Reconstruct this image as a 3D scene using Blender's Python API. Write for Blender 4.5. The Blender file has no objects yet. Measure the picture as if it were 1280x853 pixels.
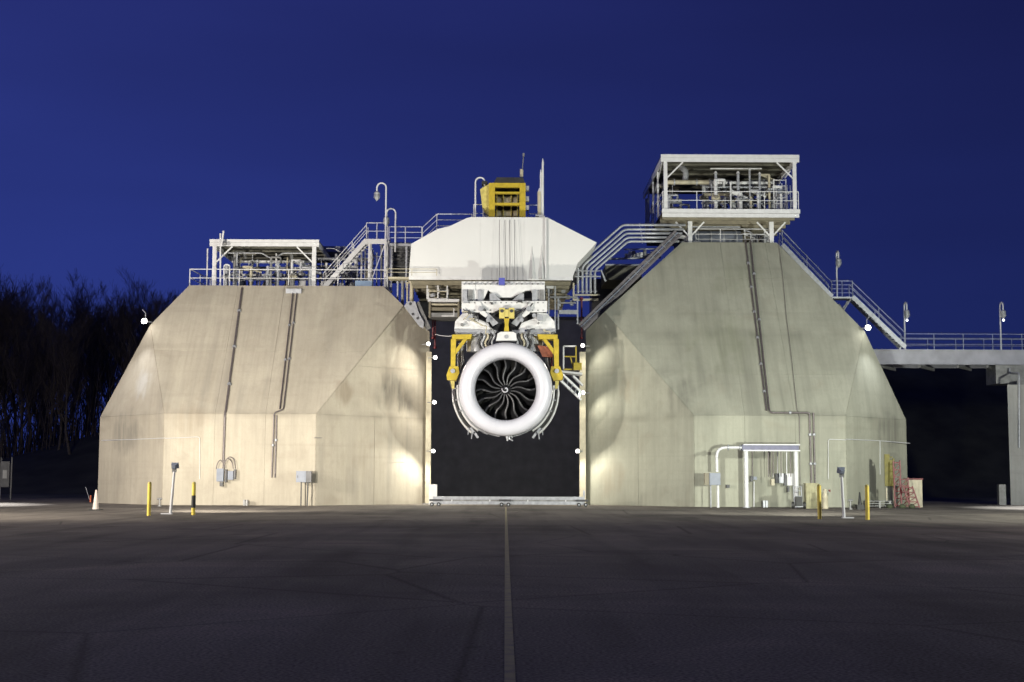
import bpy, math, random
from mathutils import Vector, Matrix
S = bpy.context.scene
C = S.collection
R = math.radians
PI = math.pi
random.seed(7)

# ------------------------------------------------------------------ camera
F = 1750.0
cam = bpy.data.cameras.new('camera'); cam.sensor_width = 36; cam.lens = F/1280*36; cam.clip_end = 6000; cam.clip_start = .1
co = bpy.data.objects.new('camera', cam); C.objects.link(co); S.camera = co
CAM = Vector((0, 0, 1.7))
RM = Matrix.Rotation(-math.atan(8/F), 3, 'Z') @ Matrix.Rotation(PI/2+math.atan(170.5/F), 3, 'X') @ Matrix.Rotation(R(.2), 3, 'Z')
co.matrix_world = Matrix.Translation(CAM) @ RM.to_4x4()
# ------------------------------------------------------------------ sky (dusk)
w = bpy.data.worlds.new("World"); S.world = w; w.use_nodes = True
nt = w.node_tree; N_ = nt.nodes.new; L_ = nt.links.new
sk = N_('ShaderNodeTexSky'); sk.sky_type = 'NISHITA'; sk.sun_disc = False
sk.sun_elevation = R(-3.2); sk.sun_rotation = R(-110); sk.altitude = 200; sk.air_density = 1.2; sk.dust_density = 0; sk.ozone_density = 6
def mixc(bt, f, a, b):
    x = N_('ShaderNodeMix'); x.data_type = 'RGBA'; x.blend_type = bt
    if isinstance(f, float): x.inputs[0].default_value = f
    else: L_(f, x.inputs[0])
    for k, q in ((6, a), (7, b)):
        if isinstance(q, tuple): x.inputs[k].default_value = q+(1,)
        else: L_(q, x.inputs[k])
    return x.outputs[2]
geo = N_('ShaderNodeTexCoord'); sp = N_('ShaderNodeSeparateXYZ'); L_(geo.outputs['Generated'], sp.inputs[0])
# twilight: brighter where the sun went down (left), falling to night blue on the right and overhead
rz = N_('ShaderNodeValToRGB'); L_(sp.outputs[2], rz.inputs[0]); e = rz.color_ramp.elements
e[0].position = 0; e[0].color = (.0235, .043, .235, 1); e[1].position = 1; e[1].color = (.010, .014, .075, 1)
for p, c in ((.15, (.0215, .037, .215)), (.36, (.0195, .0275, .165))):
    q = e.new(p); q.color = c+(1,)
mr = N_('ShaderNodeMapRange'); mr.interpolation_type = 'SMOOTHSTEP'; mr.inputs[1].default_value = -.55; mr.inputs[2].default_value = .55; mr.inputs[3].default_value = 1.02; mr.inputs[4].default_value = .40
L_(sp.outputs[0], mr.inputs[0])
cmb = N_('ShaderNodeCombineXYZ'); [L_(mr.outputs[0], cmb.inputs[i]) for i in range(3)]
cn = N_('ShaderNodeTexNoise'); cn.inputs['Scale'].default_value = 1.6; cn.inputs['Detail'].default_value = 3
mp = N_('ShaderNodeMapping'); mp.inputs['Scale'].default_value = (1, 1, 5); L_(geo.outputs['Generated'], mp.inputs[0]); L_(mp.outputs[0], cn.inputs['Vector'])
c1 = mixc('MULTIPLY', 1.0, rz.outputs[0], cmb.outputs[0])
mn = N_('ShaderNodeMapRange'); mn.inputs[1].default_value = .35; mn.inputs[2].default_value = .65; mn.inputs[3].default_value = .86; mn.inputs[4].default_value = 1.06; L_(cn.outputs['Fac'], mn.inputs[0])
c2n = N_('ShaderNodeCombineXYZ'); [L_(mn.outputs[0], c2n.inputs[i]) for i in range(3)]
c1 = mixc('MULTIPLY', 1.0, c1, c2n.outputs[0])
col = mixc('ADD', .12, c1, sk.outputs[0])
bg = nt.nodes['Background']; bg.inputs[1].default_value = .0625
L_(col, bg.inputs[0])
S.view_settings.view_transform = 'Standard'; S.view_settings.look = 'None'; S.view_settings.gamma = 1
S.view_settings.exposure = 4.0
S.cycles.use_denoising = True; S.cycles.max_bounces = 5; S.cycles.sample_clamp_indirect = 4

# ------------------------------------------------------------------ helpers
def ray(px, py): return RM @ Vector((px-640, 426.5-py, -F))
def at(px, py, Y):
    d = ray(px, py); return CAM + d*(Y/d.y)
def gnd(px, py):
    d = ray(px, py); return CAM + d*(-CAM.z/d.z)
def onpl(px, py, n, d0):
    d = ray(px, py); n = Vector(n); t = (d0-n.dot(CAM))/n.dot(d); return CAM + d*t
V = Vector

def mat(name, col, rough=.6, metal=0, var=.12, scale=3, bump=.0, emit=None, es=0, spec=.5):
    m = bpy.data.materials.new(name); m.use_nodes = True; t = m.node_tree; L = t.links.new
    b = t.nodes['Principled BSDF']; b.inputs['Roughness'].default_value = rough; b.inputs['Metallic'].default_value = metal
    b.inputs['Specular IOR Level'].default_value = spec
    tc = t.nodes.new('ShaderNodeTexCoord'); nz = t.nodes.new('ShaderNodeTexNoise'); nz.inputs['Scale'].default_value = scale; nz.inputs['Detail'].default_value = 6
    L(tc.outputs['Object'], nz.inputs['Vector'])
    r = t.nodes.new('ShaderNodeValToRGB'); r.color_ramp.elements[0].position = .3; r.color_ramp.elements[1].position = .7
    r.color_ramp.elements[0].color = tuple(c*(1-var*1.6) for c in col)+(1,); r.color_ramp.elements[1].color = tuple(min(1, c*(1+var)) for c in col)+(1,)
    L(nz.outputs['Fac'], r.inputs[0]); L(r.outputs[0], b.inputs['Base Color'])
    if bump:
        bp = t.nodes.new('ShaderNodeBump'); bp.inputs['Strength'].default_value = bump; bp.inputs['Distance'].default_value = .02
        L(nz.outputs['Fac'], bp.inputs['Height']); L(bp.outputs[0], b.inputs['Normal'])
    if emit:
        b.inputs['Emission Color'].default_value = emit+(1,); b.inputs['Emission Strength'].default_value = es
    return m
WHITE = mat('white_paint', (.58, .58, .59), .45, var=.06)
WARMW = mat('hood_paint', (.57, .57, .57), .5, var=.025, scale=.5)
GALV = mat('galvanised_steel', (.36, .37, .40), .45, .35, var=.15, scale=5)
DSTEEL = mat('dark_steel', (.07, .07, .075), .5, .5, var=.2)
MSTEEL = mat('grey_steel', (.22, .22, .22), .5, .3, var=.2)
OLIVE = mat('soffit_sheet', (.09, .085, .065), .6, var=.15, scale=1)
TAN = mat('tan_paint', (.17, .15, .105), .6, var=.15, scale=2)
YEL = mat('yellow_paint', (.42, .31, .025), .45, var=.12, scale=4)
YELP = mat('faded_yellow_paint', (.50, .42, .12), .6, var=.15, scale=4)
OLY = mat('olive_yellow_paint', (.15, .13, .02), .6, var=.2)
BYEL = mat('bollard_yellow', (.80, .62, .10), .45, var=.1)
PALEY = mat('pale_yellow_board', (.30, .28, .17), .7, var=.2)
RED = mat('red_paint', (.13, .006, .010), .5, var=.2)
MAROON = mat('maroon_pipe_paint', (.14, .03, .04), .5, var=.2)
BLACK = mat('black_rubber', (.02, .02, .02), .6, var=.2)
GBOX = mat('grey_cabinet_paint', (.17, .19, .24), .5, var=.08)
BEAMP = mat('blue_grey_beam_paint', (.10, .10, .17), .5, var=.15)
LBLUE = mat('pale_blue_plastic', (.30, .42, .60), .5, var=.05)
BLUE = mat('blue_paint', (.07, .08, .35), .5, var=.05)
CABLE = mat('cable_sheath', (.10, .09, .10), .6, var=.1)
CONDUIT = mat('conduit_steel', (.15, .13, .13), .45, .4, var=.15, scale=8)
LIP = mat('bellmouth_gelcoat', (.55, .55, .61), .3, var=.02, scale=1)
BLADE = mat('dark_composite', (.012, .012, .014), .35, var=.1)
LEDGE = mat('worn_leading_edge', (.06, .06, .065), .42, .4, var=.05)
DUCT = mat('duct_liner', (.012, .012, .012), .7, var=.1)
BEIGE = mat('beige_metal', (.42, .38, .28), .55, var=.1)
CONEM = mat('cone_plastic', (.62, .52, .46), .5, var=.08)
ORANGE = mat('orange_plastic', (.6, .12, .03), .5, var=.08)
MOSS = mat('mossy_base', (.05, .06, .03), .8, var=.3)
BARK = mat('bark', (.12, .10, .08), .9, var=.3, scale=2, bump=.3)
TWIG = mat('twig_bark', (.10, .08, .066), .9, var=.3, scale=1)
BULB = mat('lit_lamp_glass', (.9, .9, .9), .3, emit=(1, .97, .9), es=2.5)
DIMB = mat('small_lit_bulb', (.9, .9, .9), .3, emit=(.9, .93, 1), es=.4)
LGLASS = mat('lamp_globe', (.30, .31, .33), .25, var=.1)
LENS = mat('floodlight_lens', (.8, .8, .8), .2, emit=(1, .95, .85), es=2)

def concrete(name, base, dark, lz=(), patches=()):
    m = bpy.data.materials.new(name); m.use_nodes = True; t = m.node_tree; L = t.links.new; N = t.nodes.new
    b = t.nodes['Principled BSDF']; b.inputs['Roughness'].default_value = .85; b.inputs['Specular IOR Level'].default_value = .25
    tc = N('ShaderNodeNewGeometry')
    def noise(sx, sy, sz, sc, det=5, dist=0):
        mp = N('ShaderNodeMapping'); mp.inputs['Scale'].default_value = (sx, sy, sz); L(tc.outputs['Position'], mp.inputs[0])
        n = N('ShaderNodeTexNoise'); n.inputs['Scale'].default_value = sc; n.inputs['Detail'].default_value = det; n.inputs['Distortion'].default_value = dist
        L(mp.outputs[0], n.inputs['Vector']); return n.outputs['Fac']
    def rng(v, a, b_, c=0, d=1):
        r = N('ShaderNodeMapRange'); r.inputs[1].default_value = a; r.inputs[2].default_value = b_; r.inputs[3].default_value = c; r.inputs[4].default_value = d
        L(v, r.inputs[0]); return r.outputs[0]
    def mix(f, a, b_, bt='MIX'):
        x = N('ShaderNodeMix'); x.data_type = 'RGBA'; x.blend_type = bt
        if isinstance(f, float): x.inputs[0].default_value = f
        else: L(f, x.inputs[0])
        for k, q in ((6, a), (7, b_)):
            if isinstance(q, tuple): x.inputs[k].default_value = q+(1,)
            else: L(q, x.inputs[k])
        return x.outputs[2]
    def mul(a, b_):
        x = N('ShaderNodeMath'); x.operation = 'MULTIPLY'
        for k, q in ((0, a), (1, b_)):
            if isinstance(q, float): x.inputs[k].default_value = q
            else: L(q, x.inputs[k])
        return x.outputs[0]
    big = noise(1, 1, 1, .16, 6, .6)
    c = mix(rng(big, .38, .66), tuple(x*.90 for x in base), tuple(x*1.07 for x in base))
    streak = noise(1, .05, .045, 1.6, 6)                          # rain streaks down the face
    area = rng(noise(1, 1, 1, .11, 3), .40, .62)
    c = mix(mul(mul(rng(streak, .48, .70), area), .6), c, dark)
    fine = noise(1, .06, .05, 6, 4)
    c = mix(mul(rng(fine, .42, .70), .24), c, tuple(x*.55 for x in base))
    blot = noise(1, 1, 1, .55, 8, .8)                            # stains
    c = mix(mul(rng(blot, .56, .74), .2), c, (.17, .125, .085))
    lime = noise(1, .1, .10, .9, 6, .3)
    c = mix(mul(rng(lime, .56, .75), .22), c, tuple(min(.6, x*1.5) for x in base))
    horiz = noise(.06, .06, 2.2, 1.0, 4)                          # pour lines
    c = mix(mul(rng(horiz, .56, .72), .22), c, tuple(x*.6 for x in base))
    sp = N('ShaderNodeSeparateXYZ'); L(tc.outputs['Position'], sp.inputs[0])
    for z, wd in lz:                                             # grimy band under a pour joint, broken by noise
        d = N('ShaderNodeMath'); d.operation = 'SUBTRACT'; L(sp.outputs[2], d.inputs[0]); d.inputs[1].default_value = z
        a = N('ShaderNodeMath'); a.operation = 'ABSOLUTE'; L(d.outputs[0], a.inputs[0])
        c = mix(mul(rng(a.outputs[0], 0, wd, 1, 0), mul(rng(noise(.6, .6, .5, .7, 6), .42, .60), .55)), c, tuple(x*.45 for x in base))
    for (pc, pr, pcol, amt) in patches:                          # individual stained areas and one painted pool of lamplight, ragged at the edge
        vd = N('ShaderNodeVectorMath'); vd.operation = 'DISTANCE'; L(tc.outputs['Position'], vd.inputs[0]); vd.inputs[1].default_value = tuple(pc)
        ad = N('ShaderNodeMath'); ad.operation = 'MULTIPLY_ADD'; L(noise(1, 1, .6, 1.1, 6, .5), ad.inputs[0]); ad.inputs[1].default_value = pr*1.6; L(vd.outputs['Value'], ad.inputs[2])
        msk = rng(ad.outputs[0], pr*1.15, pr*1.75, 1, 0)
        c = mix(mul(mul(msk, rng(noise(1, .06, .07, 3.4, 6), .36, .58, .25, 1)), amt), c, pcol)
    mott = noise(1, 1, .8, 2.6, 9, .4); c = mix(mul(rng(mott, .50, .70), .20), c, tuple(x*.62 for x in base))
    pale = noise(.8, .8, .5, .33, 7, .8); c = mix(mul(rng(pale, .54, .64), .22), c, tuple(min(.62, x*1.35) for x in base))
    gr = noise(1, 1, 1, 14, 6)
    c = mix(mul(rng(gr, .4, .7), .18), c, tuple(x*.7 for x in base))
    oi = N('ShaderNodeObjectInfo'); c = mix(mul(oi.outputs['Random'], .14), c, tuple(x*.6 for x in base))
    L(c, b.inputs['Base Color'])
    bp = N('ShaderNodeBump'); bp.inputs['Strength'].default_value = .5; bp.inputs['Distance'].default_value = .03
    L(noise(1, 1, .35, 5, 8), bp.inputs['Height']); L(bp.outputs[0], b.inputs['Normal'])
    return m
W1 = (.15, .145, .13); W2 = (.20, .15, .10); W3 = (.09, .085, .075)
CONC_W = concrete('warm_concrete', (.415, .375, .305), (.17, .16, .15), ((5.4, .35),), [(at(150,540,86), 1.9, W1, .75), (at(140,590,86), 1.6, W1, .45), (at(495,488,87), 1.7, W3, .75), (at(512,505,88), 1.0, W3, .7), (at(428,492,85), .9, W2, .55), (at(455,575,85), 1.6, W2, .3), (at(235,528,83.3), 1.6, W2, .35), (at(500,560,87), 1.2, W1, .5), (at(180,480,86), 1.2, (.55,.55,.55), .5)])  # pale last patch is the wall light's glow painted on the chamfer
CONC_G = concrete('weathered_concrete', (.325, .325, .265), (.12, .12, .10), ((5.4, .35), (10.6, .7)), [(at(800,622,84), 1.3, W2, .5), (at(852,495,84.5), 1.5, W3, .55), (at(795,480,87), 1.3, W2, .45), (at(830,470,86), 1.2, W1, .4), (at(1112,540,87), 1.8, W3, .6), (at(1020,540,83.3), 2.0, W1, .3), (at(900,430,87), 3.0, (.17,.18,.12), .5), (at(765,600,88), 1.4, W2, .35), (at(920,350,90), 2.2, (.18,.19,.13), .4)])

BRIDGE = mat('bridge_paint', (.38, .38, .43), .6, var=.15, scale=1)
CONC_D = concrete('dark_concrete', (.32, .32, .31), (.10, .07, .065))
class MB:
    def __init__(s): s.v = []; s.f = []; s.sm = []; s.c = Vector((0, 0, 0))
    def add(s, vs, fs, sm=False):
        n = len(s.v); s.v += [Vector(v) for v in vs]; s.f += [tuple(i+n for i in f) for f in fs]; s.sm += [sm]*len(fs); return s
    def box(s, x0, x1, y0, y1, z0, z1):
        return s.add([(x0,y0,z0),(x1,y0,z0),(x1,y1,z0),(x0,y1,z0),(x0,y0,z1),(x1,y0,z1),(x1,y1,z1),(x0,y1,z1)],
                     [(0,3,2,1),(4,5,6,7),(0,1,5,4),(1,2,6,5),(2,3,7,6),(3,0,4,7)])
    def cb(s, c, sx, sy, sz):                                 # box centred in x, y standing on c.z
        return s.box(c[0]-sx/2, c[0]+sx/2, c[1]-sy/2, c[1]+sy/2, c[2], c[2]+sz)
    def bar(s, p, q, w_, h):
        p = V(p); q = V(q); d = (q-p).normalized(); up = V((0,0,1)) if abs(d.z) < .95 else V((0,1,0))
        a = d.cross(up).normalized()*w_/2; b = a.cross(d).normalized()*h/2
        return s.add([p-a-b, p+a-b, p+a+b, p-a+b, q-a-b, q+a-b, q+a+b, q-a+b], [(0,3,2,1),(4,5,6,7),(0,1,5,4),(1,2,6,5),(2,3,7,6),(3,0,4,7)])
    def tube(s, pts, r, n=8, caps=True):
        pts = [V(p) for p in pts]; rs = r if isinstance(r, (list, tuple)) else [r]*len(pts)
        base = len(s.v); up = None; rings = []
        for i, p in enumerate(pts):
            d = ((pts[min(i+1, len(pts)-1)]-p).normalized() + (p-pts[max(i-1, 0)]).normalized())
            d = d.normalized() if d.length > 1e-6 else V((0,0,1))
            if up is None: up = V((0,0,1)) if abs(d.z) < .9 else V((0,1,0))
            a = d.cross(up).normalized(); b = a.cross(d).normalized(); up = b
            rings.append([p+(a*math.cos(2*PI*k/n)+b*math.sin(2*PI*k/n))*rs[i] for k in range(n)])
        vs = [x for r_ in rings for x in r_]; fs = []
        for i in range(len(pts)-1):
            for k in range(n): fs.append((i*n+k, i*n+(k+1) % n, (i+1)*n+(k+1) % n, (i+1)*n+k))
        s.add(vs, fs, True)
        if caps:
            s.add(rings[0], [tuple(range(n))[::-1]]); s.add(rings[-1], [tuple(range(n))])
        return s
    def bend(s, pts, r, br=.3, n=8):                          # tube with rounded corners
        pts = [V(p) for p in pts]; o = [pts[0]]
        for i in range(1, len(pts)-1):
            a, b, c = pts[i-1], pts[i], pts[i+1]; e = min(br, (a-b).length*.45, (c-b).length*.45)
            p = b+(a-b).normalized()*e; q = b+(c-b).normalized()*e
            for k in range(5):
                t = k/4; o.append(p*(1-t)**2+b*2*t*(1-t)+q*t*t)
        o.append(pts[-1]); return s.tube(o, r, n)
    def prism(s, pts, vec):
        pts = [V(p) for p in pts]; vec = V(vec); n = len(pts)
        return s.add(pts+[p+vec for p in pts], [tuple(range(n)), tuple(range(2*n-1, n-1, -1))]+[(i, i+n, (i+1) % n+n, (i+1) % n) for i in range(n)])
    def lathe(s, prof, c, axis='Y', n=48, sm=True, a0=0, a1=2*PI):
        c = V(c); full = abs(a1-a0-2*PI) < 1e-6; m_ = n if full else n+1; vs = []
        for (r, h) in prof:
            for k in range(m_):
                a = a0+(a1-a0)*k/n; x, y = r*math.cos(a), r*math.sin(a)
                vs.append(c+(V((x, h, y)) if axis == 'Y' else V((x, y, h))))
        fs = [(i*m_+k, (i+1)*m_+k, (i+1)*m_+(k+1) % m_, i*m_+(k+1) % m_) for i in range(len(prof)-1) for k in range(n)]
        return s.add(vs, fs, sm)
    def build(s, name, m, parent=None, label=None, kind=None, origin=None):
        if parent is not None:
            r = parent
            while r.parent: r = r.parent
            o0 = r.location.copy()
        else:
            if origin is None:
                lo = V([min(v[i] for v in s.v) for i in range(3)]); hi = V([max(v[i] for v in s.v) for i in range(3)])
                origin = V(((lo.x+hi.x)/2, (lo.y+hi.y)/2, lo.z))
            o0 = V(origin)
        me = bpy.data.meshes.new(name); me.from_pydata([tuple(v-o0) for v in s.v], [], s.f); me.update()
        me.polygons.foreach_set('use_smooth', s.sm); me.materials.append(m)
        o = bpy.data.objects.new(name, me); C.objects.link(o)
        if parent is not None: o.parent = parent
        else: o.location = o0
        if label: o['label'] = label
        if kind: o['kind'] = kind
        return o
def tag(o, label=None, cat=None, group=None, kind=None):
    for k, v in (('label', label), ('category', cat), ('group', group), ('kind', kind)):
        if v: o[k] = v
    return o
def thing(name, loc, label, cat, group=None):
    o = bpy.data.objects.new(name, None); o.empty_display_size = .3; C.objects.link(o); o.location = V(loc)
    return tag(o, label, cat, group)
kids = {}
def dup(o, loc=None, label=None, parent=None, group=None):
    c = o.copy(); C.objects.link(c)
    if parent is not None: c.parent = parent
    for ch in [x for x in list(C.objects) if x.parent == o]: dup(ch, parent=c)
    if loc is not None: c.location = V(loc)
    if label: c['label'] = label
    if group: c['group'] = group
    return c

# ------------------------------------------------------------------ ground
def asphalt():
    m = bpy.data.materials.new('asphalt'); m.use_nodes = True; t = m.node_tree; L = t.links.new; N = t.nodes.new
    b = t.nodes['Principled BSDF']; b.inputs['Roughness'].default_value = .9; b.inputs['Specular IOR Level'].default_value = .12
    g = N('ShaderNodeNewGeometry')
    def nz(sc, det, scale=(1,1,1), dist=0):
        mp = N('ShaderNodeMapping'); mp.inputs['Scale'].default_value = scale; L(g.outputs['Position'], mp.inputs[0])
        n = N('ShaderNodeTexNoise'); n.inputs['Scale'].default_value = sc; n.inputs['Detail'].default_value = det; n.inputs['Distortion'].default_value = dist
        L(mp.outputs[0], n.inputs['Vector']); return n.outputs['Fac']
    def ramp(v, a, b_, c0, c1):
        r = N('ShaderNodeValToRGB'); r.color_ramp.elements[0].position = a; r.color_ramp.elements[1].position = b_
        r.color_ramp.elements[0].color = c0+(1,); r.color_ramp.elements[1].color = c1+(1,); L(v, r.inputs[0]); return r.outputs[0]
    base = ramp(nz(.12, 6, (1, 1, 1), 1), .35, .65, (.135, .120, .104), (.215, .190, .163))
    grain = ramp(nz(26, 8), .36, .64, (.45, .45, .45), (1.5, 1.5, 1.5))
    patch = ramp(nz(.5, 5, (1, .25, 1), .5), .5, .62, (1, 1, 1), (.78, .78, .79))
    vo = N('ShaderNodeTexVoronoi'); vo.feature = 'DISTANCE_TO_EDGE'; vo.inputs['Scale'].default_value = .16; L(g.outputs['Position'], vo.inputs['Vector'])
    cr = ramp(vo.outputs['Distance'], .0, .010, (.55, .55, .55), (1, 1, 1))
    tyre = ramp(nz(.9, 6, (1, .05, 1), .3), .50, .70, (1, 1, 1), (.72, .72, .73)); spots = ramp(nz(2.2, 3), .66, .74, (1, 1, 1), (.70, .70, .70)); lightp = ramp(nz(.35, 8, (.5, 1, 1), 1.5), .52, .70, (1, 1, 1), (1.28, 1.26, 1.22))
    c = base
    for q in (grain, patch, cr, tyre, spots, lightp):
        x = N('ShaderNodeMix'); x.data_type = 'RGBA'; x.blend_type = 'MULTIPLY'; x.inputs[0].default_value = 1; L(c, x.inputs[6]); L(q, x.inputs[7]); c = x.outputs[2]
    L(c, b.inputs['Base Color'])
    bp = N('ShaderNodeBump'); bp.inputs['Strength'].default_value = .5; bp.inputs['Distance'].default_value = .01; L(nz(60, 5), bp.inputs['Height']); L(bp.outputs[0], b.inputs['Normal'])
    return m
ASPH = asphalt()
GRASS = mat('winter_grass', (.045, .045, .028), .95, var=.35, scale=.3, bump=.4)
MB().add([(-3000,-800,-.02),(3000,-800,-.02),(3000,4000,-.02),(-3000,4000,-.02)], [(0,1,2,3)]).build('ground', GRASS, kind='structure', origin=(0,0,0))
ap = MB().add([(-160,-60,0),(160,-60,0),(160,108,0),(-160,108,0)], [(0,1,2,3)]).build('tarmac_apron', ASPH, kind='structure', origin=(0,0,0))
LINEM = bpy.data.materials.new('worn_line_paint'); LINEM.use_nodes = True
def line_mat():
    t = LINEM.node_tree; L = t.links.new; N = t.nodes.new; b = t.nodes['Principled BSDF']; b.inputs['Roughness'].default_value = .8
    g = N('ShaderNodeNewGeometry'); n = N('ShaderNodeTexNoise'); n.inputs['Scale'].default_value = 5; n.inputs['Detail'].default_value = 8; L(g.outputs['Position'], n.inputs['Vector'])
    r = N('ShaderNodeValToRGB'); r.color_ramp.elements[0].position = .28; r.color_ramp.elements[1].position = .56
    r.color_ramp.elements[0].color = (.20, .18, .14, 1); r.color_ramp.elements[1].color = (.36, .31, .15, 1); L(n.outputs['Fac'], r.inputs[0]); L(r.outputs[0], b.inputs['Base Color'])
line_mat()
MB().add([(.0,5,.004),(.095,5,.004),(.095,81,.004),(.0,81,.004)], [(0,1,2,3)]).build('painted_line', LINEM, ap, label='worn yellow centre line leading to the gate')

# hill behind: rises to the right of the wood
def hill():
    def h(x, y):
        r = .5-.5*math.cos(PI*max(0, min(1, (x+72)/62)))
        top = 2.0+r*14.0
        k = max(0, min(1, (y-128)/34)); k = k*k*(3-2*k)
        return -.4+top*k+math.sin(x*.21)*math.cos(y*.13)*.35*k+math.sin(x*.9+y)*.08*k
    vs = []; nx, ny = 130, 26
    for j in range(ny):
        for i in range(nx):
            x = -260+i*4; y = 118+j*6; vs.append((x, y, h(x, y)))
    fs = [(j*nx+i, j*nx+i+1, (j+1)*nx+i+1, (j+1)*nx+i) for j in range(ny-1) for i in range(nx-1)]
    MB().add(vs, fs, True).build('hill', GRASS, kind='structure', origin=(0,118,0))
    return h
HILL = hill()

# ------------------------------------------------------------------ bare trees
def tree_mesh(seed, H=26):
    rnd = random.Random(seed); tr = MB(); cr = MB()
    def grow(p, d, L, r, lev):
        n = 4 if lev == 0 else 3; pts = [p]; rs = [r]
        q = p.copy(); dd = d.copy()
        for k in range(n):
            dd = (dd+V((rnd.uniform(-.14,.14), rnd.uniform(-.14,.14), rnd.uniform(-.02,.14)))).normalized()
            q = q+dd*L/n; pts.append(q.copy()); rs.append(max(.012, r*(1-.68*(k+1)/n)))
        (tr if lev < 2 else cr).tube(pts, rs, 6 if lev == 0 else (4 if lev == 1 else 3), caps=False)
        if lev >= 4: return
        m_ = (15, 7, 6, 5)[lev]
        for k in range(m_):
            t = rnd.uniform(.28 if lev == 0 else .2, 1.0); i = min(n-1, int(t*n)); f = t*n-i; b = pts[i].lerp(pts[i+1], f)
            a = rnd.uniform(0, 2*PI); sp = rnd.uniform(.35, .8)
            nd = (dd*(1.0)+V((math.cos(a)*sp, math.sin(a)*sp, rnd.uniform(.0, .5)))).normalized()
            grow(b, nd, L*rnd.uniform(.34, .56)*(1.15-.4*t if lev == 0 else 1), max(.012, r*(1-.68*t)*.55), lev+1)
    grow(V((0,0,-.5)), V((0,0,1)), H*.8, H*.011, 0)
    return tr, cr
TREES = []
for i in range(5):
    tr, cr = tree_mesh(11+i)
    t0 = thing('bare_tree', (0,0,0), 'x', 'tree')
    tr.build('trunk', BARK, t0); cr.build('crown', TWIG, t0); TREES.append(t0)
rt = random.Random(3); first = [True]*5; ti = 0
for row, (Y, sp, lab) in enumerate(((150, 4.2, 'leafless tree in the front row of the dark wood left of the bunkers'), (166, 2.9, 'leafless tree in the middle of the dark wood left of the bunkers'), (186, 2.5, 'leafless tree at the back of the dark wood left of the bunkers'), (208, 2.8, 'farthest row leafless tree in the dark wood left of the bunkers'))):
    x = -640/F*Y-6
    while x < -300/F*Y:
        k = ti % 5; Yj = Y+rt.uniform(-8, 8); loc = V((x+rt.uniform(-1.5, 1.5), Yj, HILL(x, min(Yj, 266))))
        o = TREES[k] if first[k] else dup(TREES[k], loc); first[k] = False; o.location = loc
        want = (597-rt.uniform(369, 394))/F*Yj+1.7-loc.z; sc = want/27.5
        if row == 0: sc *= rt.uniform(.75, 1.05)
        o.scale = (sc*1.15, sc*1.15, sc); o.rotation_euler = (0, 0, rt.uniform(0, 6.28))
        o['label'] = lab; o['group'] = 'bare trees of the wood, row %s' % ('one', 'two', 'three', 'four')[row]
        x += sp*rt.uniform(.7, 1.3); ti += 1

# undergrowth: saplings and dead stems nobody could count
rb = random.Random(9); b = MB()
for k in range(1700):
    Y = rb.uniform(150, 262); x = rb.uniform(-640/F*Y-5, -330/F*Y); h = rb.choice((3, 5, 7, 9))*rb.uniform(.7, 1.3); z = HILL(x, min(Y, 266))
    lx, ly = rb.uniform(-.25, .25)*h, rb.uniform(-.2, .2)*h; r_ = .035+.006*h
    b.tube([(x, Y, z-.3), (x+lx*.4, Y+ly*.4, z+h*.5), (x+lx, Y+ly, z+h)], [r_, r_*.7, .01], 3, False)
    if h > 4:
        for q in range(3):
            f = rb.uniform(.35, .9); a_ = rb.uniform(0, 6.28); l_ = h*rb.uniform(.12, .25)
            b.tube([(x+lx*f, Y+ly*f, z+h*f), (x+lx*f+l_*.5*math.cos(a_), Y+ly*f+l_*.5*math.sin(a_), z+h*f+l_)], [r_*.5, .01], 3, False)
b.build('undergrowth', TWIG, kind='stuff')

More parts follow.
